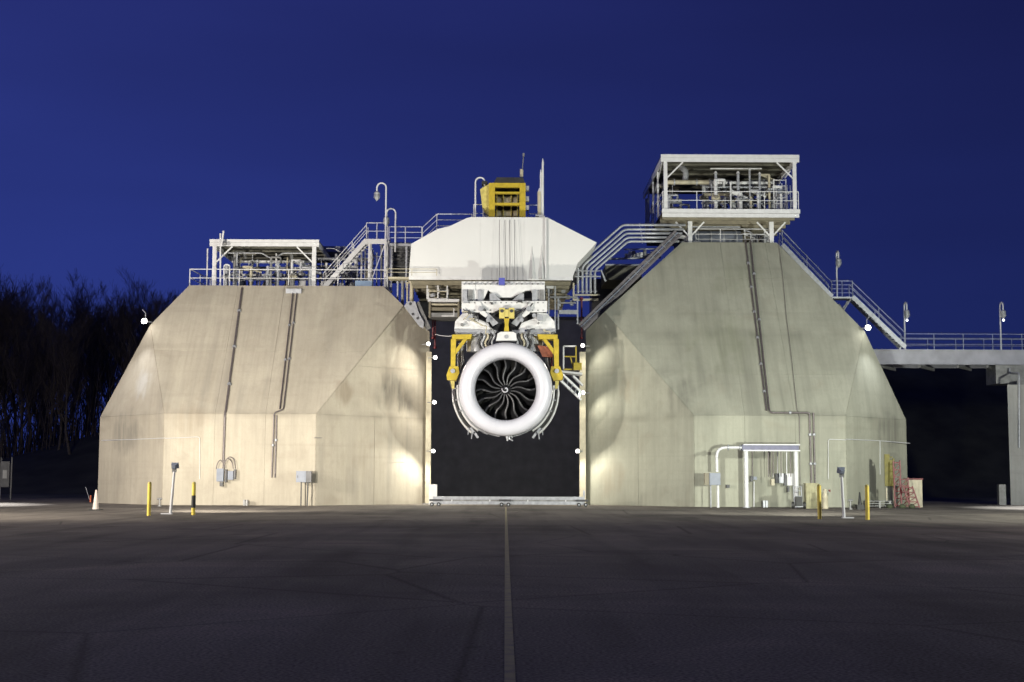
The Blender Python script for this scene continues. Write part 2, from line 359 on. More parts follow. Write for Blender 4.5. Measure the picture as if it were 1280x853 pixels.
# ------------------------------------------------------------------ bunkers
Y0, ZB, SL = 83.3, 5.4, .73
YF = lambda z: Y0+max(0, z-ZB)*SL
def front(px, py):                                            # point on the sloping face
    return onpl(px, py, (0, 1, -SL), Y0-SL*ZB)
def lower(px, py): return at(px, py, Y0)
def bunker(name, label, A, B, Ap, TL, TR, Ap2, J, JT, A2, mt, ncol, zrows, back):
    # A outer front corner, B outer side corner, Ap outer apex, TL/TR top corners (outer, inner), Ap2 inner apex, J jamb corner, A2 inner front corner (all x, y; z given)
    t = thing(name, ((A[0]+A2[0])/2, Y0, 0), label, 'concrete bunker')
    z0 = V((0,0,0))
    P = lambda p, z: V((p[0], p[1], z))
    TLb = V((TL.x, back, TL.z)); TRb = V((TR.x, back, TR.z)); Bb = V((B[0], back, ZB)); JTb = V((J[0]*1.36, back, JT))
    b = MB()
    vs = [P(A,0),P(A2,0),P(J,0),V((J[0]*1.36,back,0)),V((B[0],back,0)),P(B,0),  P(A,ZB),P(A2,ZB),P(J,JT),JTb,Bb,P(B,ZB), Ap,TL,TR,Ap2,TLb,TRb]
    fs = [(0,1,7,6),(1,2,8,15,7),(2,3,9,8),(3,4,10,16,17,9),(4,5,11,10),(5,0,6,11),(6,7,15,14,13,12),(6,12,11),(11,12,13,16,10),(13,14,17,16),(8,9,17,14,15)]
    if A[0] > A2[0]: fs = [f[::-1] for f in fs]
    b.add(vs, fs).build('body', mt, t)
    # cast panels standing 25 mm proud, joints between
    def panel(pts, n, nm='concrete_panel'):
        n = V(n).normalized(); c = sum((V(p) for p in pts), V((0,0,0)))/len(pts); q = []
        for p in pts:
            p = V(p); q.append(p+(c-p).normalized()*.012+n*.002)
        MB().prism(q, n*.025).build(nm, mt, t)
    def xs(z):
        if z <= ZB: return A[0], A2[0]
        if z < Ap.z: xo = A[0]+(Ap.x-A[0])*(z-ZB)/(Ap.z-ZB)
        else: xo = Ap.x+(TL.x-Ap.x)*(z-Ap.z)/(TL.z-Ap.z)
        if z < Ap2.z: xi = A2[0]+(Ap2.x-A2[0])*(z-ZB)/(Ap2.z-ZB)
        else: xi = Ap2.x+(TR.x-Ap2.x)*(z-Ap2.z)/(TR.z-Ap2.z)
        return xo, xi
    nF = V((0,-1,SL)).normalized()
    zs = sorted(set([0, 2.6, ZB]+zrows+[Ap.z, Ap2.z, TL.z]))
    for z1, z2 in zip(zs[:-1], zs[1:]):
        a1, b1 = xs(z1); a2, b2 = xs(z2); n = V((0,-1,0)) if z2 <= ZB else nF
        cuts = sorted(A[0]+(A2[0]-A[0])*k/ncol for k in range(1, ncol))
        lo, hi = sorted((a1, b1)); lo2, hi2 = sorted((a2, b2))
        cs = [c for c in cuts if max(lo, lo2)+.6 < c < min(hi, hi2)-.6]
        L1 = [lo]+cs+[hi]; L2 = [lo2]+cs+[hi2]
        for k in range(len(L1)-1):
            panel([(L1[k],YF(z1),z1),(L1[k+1],YF(z1),z1),(L2[k+1],YF(z2),z2),(L2[k],YF(z2),z2)], n)
    s = 1 if A[0] < A2[0] else -1
    nI = V((s,-1,0)); nO = V((-s,-1,0))
    mI = V(((A2[0]+J[0])/2, (A2[1]+J[1])/2, 0))
    for z1, z2 in ((0, 2.6), (2.6, ZB)):
        panel([P(A2,z1),P(mI,z1),P(mI,z2),P(A2,z2)], nI); panel([P(mI,z1),P(J,z1),P(J,z2),P(mI,z2)], nI)
        panel([P(A,z1),P(B,z1),P(B,z2),P(A,z2)], nO)
    d = (Ap2-P(A2, ZB)); zz = ZB+(JT-ZB)*.55; tt = (zz-ZB)/(Ap2.z-ZB); E = P(A2, ZB)+d*tt
    panel([P(A2,ZB),P(J,ZB),P(J,zz),E], nI); panel([E,P(J,zz),P(J,JT),Ap2], nI)
    nT = (P(B,ZB)-P(A,ZB)).cross(Ap-P(A,ZB)); nT = nT if nT.y < 0 else -nT
    panel([P(A,ZB),P(B,ZB),Ap], nT)
    return t
zTL = 13.93; zTR = 17.3
LB = bunker('concrete_bunker', 'lower flat-topped concrete bunker left of the gate', (-20.24, Y0), (-25.6, 88.7), V((-22.3, 87.5, 11.15)), V((-20.4, YF(zTL), zTL)), V((-7.9, YF(zTL), zTL)),
            V((-6.5, 88.6, 12.55)), (-4.9, 89.65), 11.0, (-11.24, Y0), CONC_W, 3, [9.4], 112)
RB = bunker('concrete_bunker', 'taller concrete bunker right of the gate', (20.24, Y0), (25.3, 88.4), V((22.5, 87.3, 10.95)), V((18.0, YF(zTR), zTR)), V((11.7, YF(zTR), zTR)),
            V((6.3, 88.2, 12.2)), (5.16, 89.4), 11.1, (11.23, Y0), CONC_G, 3, [8.0, 14.6], 114)
PANT = .03                                                     # panel face offset

# conduits on the bunkers (fixed to them: parts)
def sub(p, k=.09): return V((p.x, p.y-k, p.z+k*.4))
def conduit(b, pts, r=.045, clamps=(), gap=.09, m=CONDUIT, name='conduit'):
    q = [sub(p, gap) for p in pts]; o = MB().bend(q, r, .15, 6).build(name, m, b)
    for (i, t) in clamps:
        c = q[i].lerp(q[i+1], t); d = (q[i+1]-q[i]).normalized()
        MB().tube([c-d*.06, c+d*.06], r*1.9, 6).build('clamp', GALV, b if b.parent is None else b)
    return o
conduit(LB, [front(303, 361), front(282.5, 514), lower(281.5, 520), lower(279.5, 578)], .07, [(0,.2),(0,.5),(0,.8)])
conduit(LB, [front(366.5, 366), front(350, 512)], .045, [(0, .3), (0, .6)])
conduit(LB, [front(372, 362), front(354.5, 513), lower(343, 517), lower(340, 598)], .045, [(0,.3),(0,.6),(2,.5)])
conduit(LB, [lower(346, 520), lower(344, 598)], .045, [(0,.4)])
MB().cb(front(368, 362)+V((0,-.2,-.3)), 1.0, .3, .3).build('junction_box', GALV, LB)
conduit(LB, [lower(207, 549), lower(250, 547), lower(250, 600)], .02, m=WHITE)
conduit(LB, [at(127.5, 552, 88.3), at(165, 551, 86), lower(207, 549)], .02, m=WHITE, gap=.15)
conduit(LB, [at(393,549,83.2), at(427, 549, 85.2)], .022, gap=.16, m=MSTEEL)
conduit(LB, [at(427, 549, 85.2), at(426, 613, 85.2)], .03, gap=.16, m=MSTEEL)
# small switch boxes and cable loops near the wall foot on the left
for (x0, y0, x1, y1, mm) in ((272, 586, 281, 602, GBOX), (282.5, 587, 285, 603, DSTEEL), (286, 589, 293, 600, GBOX), (293.5, 587, 296, 599, DSTEEL), (276, 603, 280, 608, DSTEEL)):
    a = lower(x0, y1); b_ = lower(x1, y0); MB().box(a.x, b_.x, Y0-.38, Y0-.03, a.z, b_.z).build('switch_box', mm, LB)
for (xa, xb, yt) in ((271, 281, 576), (279, 292, 574), (281, 295, 572)):
    p = [lower(xa, 588), lower(xa+1, yt+6), lower((xa+xb)/2, yt), lower(xb-1, yt+5), lower(xb, 588)]
    MB().bend([sub(q, .2) for q in p], .025, .3, 6).build('cable_loop', CONDUIT, LB)
# right bunker
conduit(RB, [front(931.5, 301), front(958, 514)], .055, [(0,.15),(0,.3),(0,.45),(0,.6),(0,.75),(0,.9)])
conduit(RB, [front(937.5, 301), front(961, 512), lower(963, 517), lower(1011.5, 517), lower(1014, 608)], .055, [(0,.22),(0,.5),(2,.5),(3,.3),(3,.7)])
conduit(RB, [lower(1016.5, 517), lower(1018.5, 608)], .055, [(0,.3),(0,.7)])
conduit(RB, [front(972.5, 301), front(978, 345), front(983, 400), front(987, 430), front(996, 513), lower(999, 522), lower(1000, 610)], .018)
conduit(RB, [lower(1035, 600), lower(1035, 550), lower(1057, 551)], .02, m=WHITE)
conduit(RB, [lower(1057, 551), at(1099, 553, 86.2), at(1136, 556, 88.2)], .022, m=WHITE, gap=.2)
conduit(RB, [at(1099, 553, 86.2), at(1099, 595, 86.2)], .025, m=WHITE, gap=.2)
for (x0, y0, x1, y1, mm) in ((968, 592, 972.5, 604, DSTEEL), (972.5, 592, 978, 604, GALV), (979, 592, 982.5, 607, DSTEEL), (982.5, 592, 990.5, 607, WHITE), (937, 595, 940, 602, DSTEEL), (940.5, 596, 945, 600, GBOX), (963, 599, 967, 607, BEIGE), (907, 606, 911, 610, DSTEEL), (983, 608, 985.5, 615, DSTEEL)):
    a = lower(x0, y1); b_ = lower(x1, y0); MB().box(a.x, b_.x, Y0-.34, Y0-.03, a.z, b_.z).build('switch_box', mm, RB)
for x in (940, 962.5, 966, 971.5, 983, 987.5):
    MB().tube([sub(lower(x, 564), .12), sub(lower(x, 598), .12)], .025, 6).build('conduit', WHITE if x > 965 else CONDUIT, RB)
MB().tube([sub(lower(942,603),.12), sub(lower(942,635),.12)], .04, 6).build('conduit', WHITE, RB)

# ------------------------------------------------------------------ lamps
def spot(name, parent, p, tgt, power, col, size=2.6, blend=.6, rad=.12):
    l = bpy.data.lights.new(name, 'SPOT'); l.energy = power; l.color = col; l.spot_size = size; l.spot_blend = blend; l.shadow_soft_size = rad
    o = bpy.data.objects.new(name, l); C.objects.link(o); o.parent = parent
    r = parent
    while r.parent: r = r.parent
    o.location = V(p)-r.location; o.rotation_euler = (V(tgt)-V(p)).to_track_quat('-Z', 'Y').to_euler(); return o

def flood_pole(px0, py0, pxt, pyt, label, tgt, power, col, side):
    g = gnd(px0, py0); hd = at(pxt, pyt, g.y)
    t = thing('floodlight_pole', g, label, 'floodlight')
    MB().tube([g, hd+V((0,0,-.25))], [.07, .055], 12).build('pole', WHITE, t)
    MB().box(g.x-.32*(side > 0)-.08, g.x+.32*(side < 0)+.08, g.y-.16, g.y+.16, 0, .05).build('base_plate', WHITE, t)
    d = (V(tgt)-hd).normalized(); a = d.cross(V((0,0,1))).normalized(); u = a.cross(d)
    MB().bar(hd+V((0,0,-.28)), hd+V((0,0,-.02)), .2, .06).build('bracket', MSTEEL, t)
    h = MB(); k = .17
    h.add([hd-a*k-u*k*.8+d*.12, hd+a*k-u*k*.8+d*.12, hd+a*k+u*k*.8+d*.12, hd-a*k+u*k*.8+d*.12, hd-a*k*.5-u*k*.4-d*.14, hd+a*k*.5-u*k*.4-d*.14, hd+a*k*.5+u*k*.4-d*.14, hd-a*k*.5+u*k*.4-d*.14],
          [(0,3,2,1)[::-1],(4,5,6,7)[::-1],(0,1,5,4),(1,2,6,5),(2,3,7,6),(3,0,4,7)])
    ho = h.build('lamp_housing', GBOX, t)
    MB().add([hd-a*k*.85-u*k*.7+d*.125, hd+a*k*.85-u*k*.7+d*.125, hd+a*k*.85+u*k*.7+d*.125, hd-a*k*.85+u*k*.7+d*.125], [(0,1,2,3)]).build('lens', LENS, ho)
    spot('lamp', t, hd+d*.2, tgt, power, col, 2.1, 1, .3)
    return t
WCOL = (1, .93, .80); GCOL = (.97, 1, .88)
flood_pole(213, 643, 218, 583, 'white floodlight pole between the two yellow bollards on the left', (-12, 84.5, 9), 1400, WCOL, 1)
flood_pole(1055, 648, 1052, 589, 'white floodlight pole between the two yellow bollards on the right', (12, 84.5, 11), 1150, GCOL, -1)
def mast(x, y, z, label, tgt, power, col):
    t = thing('floodlight_mast', (x, y, 0), label, 'floodlight')
    MB().tube([(x, y, 0), (x, y, z+.2)], [.14, .08], 12).build('pole', GALV, t); MB().cb((x, y, 0), .5, .5, .06).build('base_plate', GALV, t)
    MB().bar((x-.5, y, z+.1), (x+.5, y, z+.1), .08, .08).build('cross_arm', GALV, t)
    d = (V(tgt)-V((x, y, z))).normalized(); a = d.cross(V((0,0,1))).normalized(); u = a.cross(d); hd = V((x, y, z+.1))+d*.3
    h = MB().prism([hd-a*.3-u*.22, hd+a*.3-u*.22, hd+a*.3+u*.22, hd-a*.3+u*.22], d*-.22).build('lamp_housing', GBOX, t)
    MB().add([hd-a*.27-u*.19+d*.01, hd+a*.27-u*.19+d*.01, hd+a*.27+u*.19+d*.01, hd-a*.27+u*.19+d*.01], [(0,1,2,3)]).build('lens', LENS, h)
    spot('lamp', t, hd+d*.1, tgt, power, col, 2.1, 1, .7)
    h2 = V((x+(.5 if x < 0 else -.5), y, z-.2)); g2 = V((x*.15, 34, 0)); d2 = (g2-h2).normalized(); MB().prism([h2+V((-.2,0,-.15)), h2+V((.2,0,-.15)), h2+V((.2,0,.15)), h2+V((-.2,0,.15))], d2*.2).build('added_lamp_housing', GBOX, t)
    spot('lamp', t, h2+d2*.35, g2, power*.22, (1, .93, .84), 2.5, 1, .2)  # added second head, brightens the foreground in place of scattered light
mast(-35, 49, 9.5, 'tall floodlight mast at the far left of the apron', (-14, 84, 1), 4100, WCOL)
mast(35, 49, 9.5, 'tall floodlight mast at the far right of the apron', (14, 84, 2), 3000, GCOL)

def bollard(px, py, label, flap=False, lean=0):
    g = gnd(px, py); t = thing('bollard', g, label, 'bollard', 'yellow bollards in front of the bunkers')
    MB().tube([g+V((0,0,-.1)), g+V((0,0,1.38))], .085, 14).build('post', BYEL, t)
    MB().lathe([(.085,0),(.08,.04),(.05,.07),(.001,.085)], g+V((0,0,1.38)), 'Z', 14).build('cap', YELP, t)
    if flap: MB().tube([g+V((0,0,.32)), g+V((0,0,.86))], .093, 14).build('black_sleeve', BLACK, t, label='black sleeve round the middle of the post')
    return t
bollard(186, 645, 'plain yellow bollard left of the left floodlight pole'); bollard(241.5, 644, 'yellow bollard with a black sleeve round its middle', True)
bollard(1024.5, 649, 'yellow bollard in front of the pale barrier panel and hand truck'); bollard(1084.5, 650, 'yellow bollard rightmost of the four, beside the dark traffic cone')

# corner wall packs with strong light
def wallpack(p, label, tgts, power, col, dirx):
    t = thing('wall_light', p, label, 'wall light', 'wall lights on the outer bunker corners')
    MB().bar(p+V((0,.1,0)), p+V((-dirx*.3,.9,0)), .07, .07).build('arm', GALV, t)
    MB().box(p.x-.14, p.x+.14, p.y-.16, p.y+.1, p.z-.1, p.z+.14).build('housing', MSTEEL, t)
    MB().tube([p+V((0,.1,.1)), p+V((0,.1,.5)), p+V((dirx*.25,.3,.75))], .03, 6).build('bracket', GALV, t)
    MB().lathe([(.001,-.17),(.12,-.15),(.17,-.04),(.14,.06),(.05,.11)], p+V((0,-.2,0)), 'Z', 12).build('lit_bulb', BULB, t)
    for k, g in enumerate(tgts): spot('lamp', t, p+V((dirx*.5,-1.2,-.3)), g, power[k], col, (1.7, 1.5)[k], .9, .1)
wallpack(V((-22.55, 87.1, 11.35)), 'bright lit wall light on the left edge of the left bunker', [(-23.6, 85.6, 4), (-42, 79, 0)], (32, 4200), (.95, .97, 1), -1)
wallpack(V((22.6, 86.9, 11.1)), 'bright lit wall light below the stairs on the right bunker', [(23.6, 85.6, 4), (43, 80, 0)], (32, 3000), (.93, .97, 1), 1)

# ------------------------------------------------------------------ gate jambs with lamps
def jamb(px0, px1, Y, label):
    a = at(px0, 440, Y); b_ = at(px1, 440, Y)
    t = thing('gate_column', ((a.x+b_.x)/2, Y, 0), label, 'column', 'steel columns either side of the gate')
    MB().box(a.x, b_.x, Y, Y+.05, 0, a.z).build('flange', BEIGE, t)
    m_ = (a.x+b_.x)/2; MB().box(m_-.05, m_+.05, Y+.05, Y+.45, 0, a.z).build('web', BEIGE, t)
    MB().box(a.x, b_.x, Y+.45, Y+.5, 0, a.z).build('rear_flange', BEIGE, t)
    MB().cb((m_, Y-.02, 0), .6, .8, .06).build('base_plate', MSTEEL, t)
    return t
jamb(533, 539.5, 89.0, 'pale steel column at the left side of the gate'); jamb(724.5, 732, 88.8, 'pale steel column at the right side of the gate')
def gatelamp(px, py, label, power, tx, back=0):
    p = at(px, py, 88.5); s = 1 if px > 632 else -1
    t = thing('gate_floodlight', p, label, 'floodlight', 'lit floodlights on the gate columns')
    MB().box(p.x-.12, p.x+.12, p.y+.02, p.y+.2, p.z-.12, p.z+.12).build('housing', MSTEEL, t)
    MB().bar((p.x, p.y+.15, p.z), (p.x+s*.45, p.y+.4, p.z), .06, .06).build('arm', MSTEEL, t)
    MB().lathe([(.001,-.09),(.07,-.06),(.10,0)], p+V((0,.02,0)), 'Y', 12).build('lit_lens', BULB, t)
    spot('lamp', t, p+V((-s*.1,-.35,0)), (p.x+s*1.5+tx, p.y-4, p.z-5), power, (1, .95, .82), 2.9, .6, .1)
    if back: spot('lamp', t, p+V((-s*.25,.5,0)), (0, 126, 4), back, (1, .95, .85), 1.6, .9, .1)
gatelamp(535.5, 430, 'lit floodlight at the top of the left gate column', 22, 0)
gatelamp(544, 447, 'lit floodlight just below the topmost one on the left gate column', 25, 0)
gatelamp(543, 503, 'lit floodlight halfway up the left gate column', 22, 0, 160)
gatelamp(541.5, 564, 'lit floodlight lowest on the left gate column', 62, 0)
gatelamp(728.5, 432, 'lit floodlight at the top of the right gate column', 22, 0)
gatelamp(729, 491, 'lit floodlight halfway up the right gate column', 20, 0, 160)
gatelamp(722, 564, 'lit floodlight lowest on the right gate column', 40, 0)

# white rolling beam across the gate foot
g0 = gnd(632, 636.5); GY = 82.5
a = at(541, 630, GY); b_ = at(731, 630, GY)
t = thing('gate_barrier', (0, GY, 0), 'low white rolling beam on wheels across the foot of the gate', 'barrier')
MB().box(a.x, b_.x, GY, GY+.12, .40, .58).build('upper_rail', GALV, t); MB().box(a.x, b_.x, GY-.05, GY+.2, .12, .30).build('lower_rail', GALV, t); MB().box(a.x, b_.x, GY+.05, GY+.08, .302, .398).build('web', MSTEEL, t)
for k in range(4):
    x = a.x+(b_.x-a.x)*(k+.5)/4; MB().box(x-.03, x+.03, GY+.02, GY+.1, .30, .42).build('spacer', WHITE, t)
for x in (a.x+.15, 0, b_.x-.15):
    MB().box(x-.35, x+.35, GY-.1, GY+.25, .30, .42).build('wheel_bracket', DSTEEL, t)
    for s in (-.2, .2):
        wl = MB().tube([(x+s, GY-.16, .12), (x+s, GY-.06, .12)], .12, 14).build('wheel', BLACK, t); MB().tube([(x+s, GY-.17, .12), (x+s, GY-.155, .12)], .05, 8).build('hub', GALV, wl)
MB().box(b_.x-.1, b_.x+.02, GY, GY+.1, .6, .95).build('handle', GALV, t)
c_ = at(541, 620, 88); tag(MB().box(-4.75, -4.25, 87.9, 88.3, 0, 1.25).build('equipment_box', WHITE), 'white box against the foot of the left gate column', 'box')
#NEXT
def rect_(x0, y0, x1, y1, Y): a = at(x0, y1, Y); b = at(x1, y0, Y); return a.x, b.x, a.z, b.z
# ------------------------------------------------------------------ white hood bridging the bunkers
HY = 86.5
hp = [at(x, y, HY) for x, y in ((511,349),(514,305),(547,286.5),(562,283),(583,273),(589,271),(684,272.5),(746,303.5),(722,329),(716,349))]
zb = (hp[0].z+hp[-1].z)/2; hp[0].z = hp[-1].z = zb; ztop = (hp[5].z+hp[6].z)/2; hp[5].z = hp[6].z = ztop
HD = 15.0
hood = thing('engine_stand_hood', (0, HY, zb), 'large white faceted steel hood spanning the gap between the bunkers', 'test stand hood')
MB().prism([hp[0]+V((0,0,.16)), *hp[1:9], hp[9]+V((0,0,.16))], (0, HD, 0)).build('shell', WARMW, hood)
MB().box(hp[0].x+.05, hp[9].x-.05, HY+.12, HY+HD-.1, zb, zb+.158).build('soffit', TAN, hood)
for k in range(9): MB().box(hp[0].x+.1, hp[9].x-.1, HY+1+k*1.6, HY+1.2+k*1.6, zb-.25, zb-.002).build('joist', TAN, hood)
MB().box(hp[0].x, hp[9].x, HY-.02, HY+.1, zb-.06, zb+.157).build('edge_angle', WHITE, hood)
for px, a_ in ((665, 307), (677, 307)):                          # pointed stiffeners low on the face
    p = at(px, 349, HY); q = at(px, a_, HY)
    MB().add([p+V((-.22,-.0,0)), p+V((0,-.3,0)), p+V((.22,0,0)), q+V((0,-.01,0))], [(0,1,3),(1,2,3),(0,2,1)]).build('pointed_stiffener', WARMW, hood)
p = at(682, 273, HY-.15); MB().tube([(p.x, p.y, zb), p], .05, 8).build('downpipe', WHITE, hood)
for px in (548, 600, 655, 700):
    p = at(px, 330, HY); MB().box(p.x-.012, p.x+.012, HY-.012, HY+.01, zb+.2, min(ztop-.2, zb+3.9 if 590 < px < 690 else zb+2.7)).build('plate_seam', WARMW, hood)

# dark building behind the gate
BX = 126.0; zt_ = at(632, 400, BX).z; CLAD = mat('dark_cladding', (.20, .20, .20), .8, var=.12, scale=1)
t = thing('exhaust_building', (0, BX, 0), 'dark clad building seen through the gate behind the engine', 'building')
MB().box(-13, 13, BX+.1, BX+12, 0, zt_).build('wall', CLAD, t)
for k in range(13):
    for (z0_, z1_) in ((.05, zt_*.33), (zt_*.33+.03, zt_*.66), (zt_*.66+.03, zt_-.05)): MB().box(-12.98+2*k, -11.02+2*k, BX+.03, BX+.098, z0_, z1_).build('cladding_panel', CLAD, t)
MB().box(-13.2, 13.2, BX-.1, BX+12.2, zt_+.002, zt_+.3).build('roof_edge', DSTEEL, t)
t = thing('valve_house', (7.6, 98, zt_*.5), 'dark steel enclosure behind the olive duct on the right shoulder', 'enclosure')
a_, b_, c_, d_ = rect_(740, 349, 800, 400, 98); MB().box(a_, b_, 98, 101, c_, d_).build('casing', DSTEEL, t)
for k in range(3): MB().box(a_+.15, b_-.15, 97.94, 97.998, c_+.3+k*.9, c_+.9+k*.9).build('louvre_panel', DSTEEL, t)
t = thing('valve_house', (-5.5, 97, 12), 'dark steel enclosure behind the scaffold left of the thrust frame', 'enclosure')
a_, b_, c_, d_ = rect_(524, 349, 545, 396, 97); MB().box(a_, b_, 97, 99, c_, d_).build('casing', DSTEEL, t)

# hoist cables
for i, px in enumerate((624.3, 631.4, 637.2, 643.4)):
    p = at(px, 275, HY-.35); q = at(px, (386, 366, 376, 366)[i], HY-.6)
    tag(MB().tube([q, p], .016, 5).build('hoist_cable', CABLE), ('hoist cable at the left, passing the small blue block', 'hoist cable second from the left before the white hood', 'hoist cable third from the left before the white hood', 'hoist cable at the right of the bundle before the white hood')[i], 'cable', 'hoist cables hanging in front of the white hood')

# yellow hoist on the roof
Yh = 87.5
def rect(x0, y0, x1, y1, Y): a = at(x0, y1, Y); b = at(x1, y0, Y); return a.x, b.x, a.z, b.z
t = thing('hoist_winch', at(632, 272, Yh), 'yellow framed hoist with a black housing on top of the white hood', 'hoist')
x0, x1, z0, z1 = rect(611, 229, 657, 273, Yh)
for x in (x0, x1-.38):
    for y in (Yh, Yh+2.6): MB().box(x, x+.38, y, y+.38, z0, z1).build('post', YEL, t)
h_ = z1-z0
for (f0, f1) in ((.88, 1.0), (.70, .75), (.37, .44), (.0, .05)):
    MB().box(x0+.382, x1-.382, Yh+.02, Yh+.3, z0+h_*f0, z0+h_*f1).build('cross_beam', YEL, t)
    MB().box(x0+.382, x1-.382, Yh+2.62, Yh+2.9, z0+h_*f0, z0+h_*f1).build('cross_beam', YEL, t)
for x in (x0+.05, x1-.33):
    for f in (.86, .38): MB().box(x, x+.28, Yh+.382, Yh+2.598, z0+h_*f, z0+h_*(f+.1)).build('side_beam', YEL, t)
for (f, r) in ((.58, .30), (.2, .26)):
    dm = MB().tube([(x0+.42, Yh+1.1, z0+h_*f), (x1-.42, Yh+1.1, z0+h_*f)], r, 18).build('cable_drum', BEIGE, t)
    for x in (x0+.5, (x0+x1)/2-.25, (x0+x1)/2+.25, x1-.5): MB().tube([(x-.03, Yh+1.1, z0+h_*f), (x+.03, Yh+1.1, z0+h_*f)], r+.12, 18).build('drum_flange', YELP, dm)
MB().box(x0+.4, x1-.4, Yh+1.9, Yh+2.5, z0+.1, z0+h_*.84).build('back_panel', DSTEEL, t)
a = at(617, 222, Yh); b_ = at(654, 229, Yh)
MB().prism([(a.x, Yh-.05, z1), (b_.x+.1, Yh-.05, z1), (b_.x, Yh-.05, a.z), (a.x+.2, Yh-.05, a.z)], (0, 2.9, 0)).build('motor_housing', BLACK, t)
a = at(600, 236, Yh); b_ = at(611, 258, Yh)
MB().prism([(a.x, Yh+.2, a.z), (x0-.003, Yh+.2, a.z+.35), (x0-.003, Yh+.2, b_.z-.4), (a.x+.15, Yh+.2, b_.z)], (0, 1.5, 0)).build('side_guard', YELP, t)
MB().box(a.x+.1, x0-.1, Yh+.3, Yh+1.5, a.z+.36, a.z+.55).build('guard_cap', BLACK, t)
for f in (.25, .5, .8): MB().box(x1+.003, x1+.22, Yh+.1, Yh+.5, z0+h_*f, z0+h_*f+.3).build('latch', GALV, t)
for px in (594, 668):
    p = at(px, 271, Yh); MB().box(p.x-.35, p.x+.35, Yh+.2, Yh+1, ztop+.002, ztop+.16).build('anchor_shoe', YELP, t)
# mast and white vent pipes on the roof
p = at(652, 222, 88); q = at(654.5, 195, 88)
t = thing('antenna_mast', p, 'thin antenna mast with a pale sleeve above the yellow hoist', 'antenna')
MB().tube([p, q], .03, 6).build('rod', MSTEEL, t); MB().tube([at(652, 221, 87.9), at(652, 212, 87.9)], .11, 10).build('sleeve', BEIGE, t); MB().cb(q+V((0,0,-.02)), .12, .12, .18).build('tip', MSTEEL, t)
for (px, yt, yb, r, lab) in ((678.5, 203, 272, .07, 'tallest slim white vent pipe beside the yellow hoist'), (676, 217, 272, .06, 'shorter slim white vent pipe just left of the tallest'), (674.2, 240, 271, .12, 'stubby beige vent pipe next to the two slim white ones')):
    p = at(px, yb, 87.3); q = at(px, yt, 87.3); t = thing('vent_pipe', p, lab, 'vent pipe', 'vent pipes on the white hood')
    MB().tube([p, q], r, 10).build('pipe', WHITE if r < .1 else BEIGE, t); MB().tube([q, q+V((0,0,.25))], [r, .02], 10).build('cap', WHITE, t)
    MB().cb(p, r*4, r*4, .08).build('flange', WHITE, t)

# ------------------------------------------------------------------ gooseneck lamps
def gooseneck(px, yb, yt, Y, sd, label, lit=False, H=None):
    p = at(px, yb, Y); q = at(px, yt, Y); q.x = p.x; r = .30
    t = thing('gooseneck_lamp', p, label, 'lamp', 'gooseneck lamps on the walkways')
    d = V((sd, 0, 0)) if sd else V((0, -1, 0))
    arc = [p, V((p.x, p.y, q.z-r))]+[V((p.x, p.y, q.z-r))+d*(r-r*math.cos(a))+V((0,0,r*math.sin(a))) for a in [PI*k/8 for k in range(1, 9)]]
    e_ = arc[-1]; arc.append(e_+V((0,0,-.25))); MB().tube(arc, .055, 8).build('pole', GALV if lit is None else WHITE, t)
    e_ = arc[-1]
    MB().lathe([(.06,.0),(.17,-.06),(.20,-.16),(.16,-.2)], e_, 'Z', 14).build('lamp_hood', GALV, t)
    g_ = MB().lathe([(.15,-.2),(.17,-.38),(.12,-.55),(.001,-.62)], e_, 'Z', 14).build('globe', LGLASS, t)
    for k in range(6):
        a = 2*PI*k/6; MB().tube([e_+V((.18*math.cos(a), .18*math.sin(a), -.18)), e_+V((.2*math.cos(a), .2*math.sin(a), -.4)), e_+V((0,0,-.66))], .014, 4).build('guard_wire', GALV, g_)
    if lit: MB().lathe([(.001,.09),(.09,0),(.001,-.09)], e_+V((0,-.02,-.72)), 'Z', 10).build('lit_bulb', DIMB, t)
    return t
gooseneck(481.5, 330, 229, 90.2, -1, 'tall gooseneck lamp at the top of the left stairs')
gooseneck(494, 315, 261, 90.8, -1, 'shorter gooseneck lamp just right of the tall one by the left stairs')
gooseneck(594, 272, 222, 88.0, 1, 'gooseneck lamp on the white hood left of the yellow hoist')
gooseneck(1046.5, 371, 315, 95.5, 0, 'lamp post on the stair landing above the right bunker')
gooseneck(1131.5, 438, 379, 96, 0, 'lamp post where the stairs meet the bridge, small bulb lit', True)
gooseneck(1251.5, 438, 379, 96, 0, 'lamp post on the bridge near the right edge, small bulb lit', True)

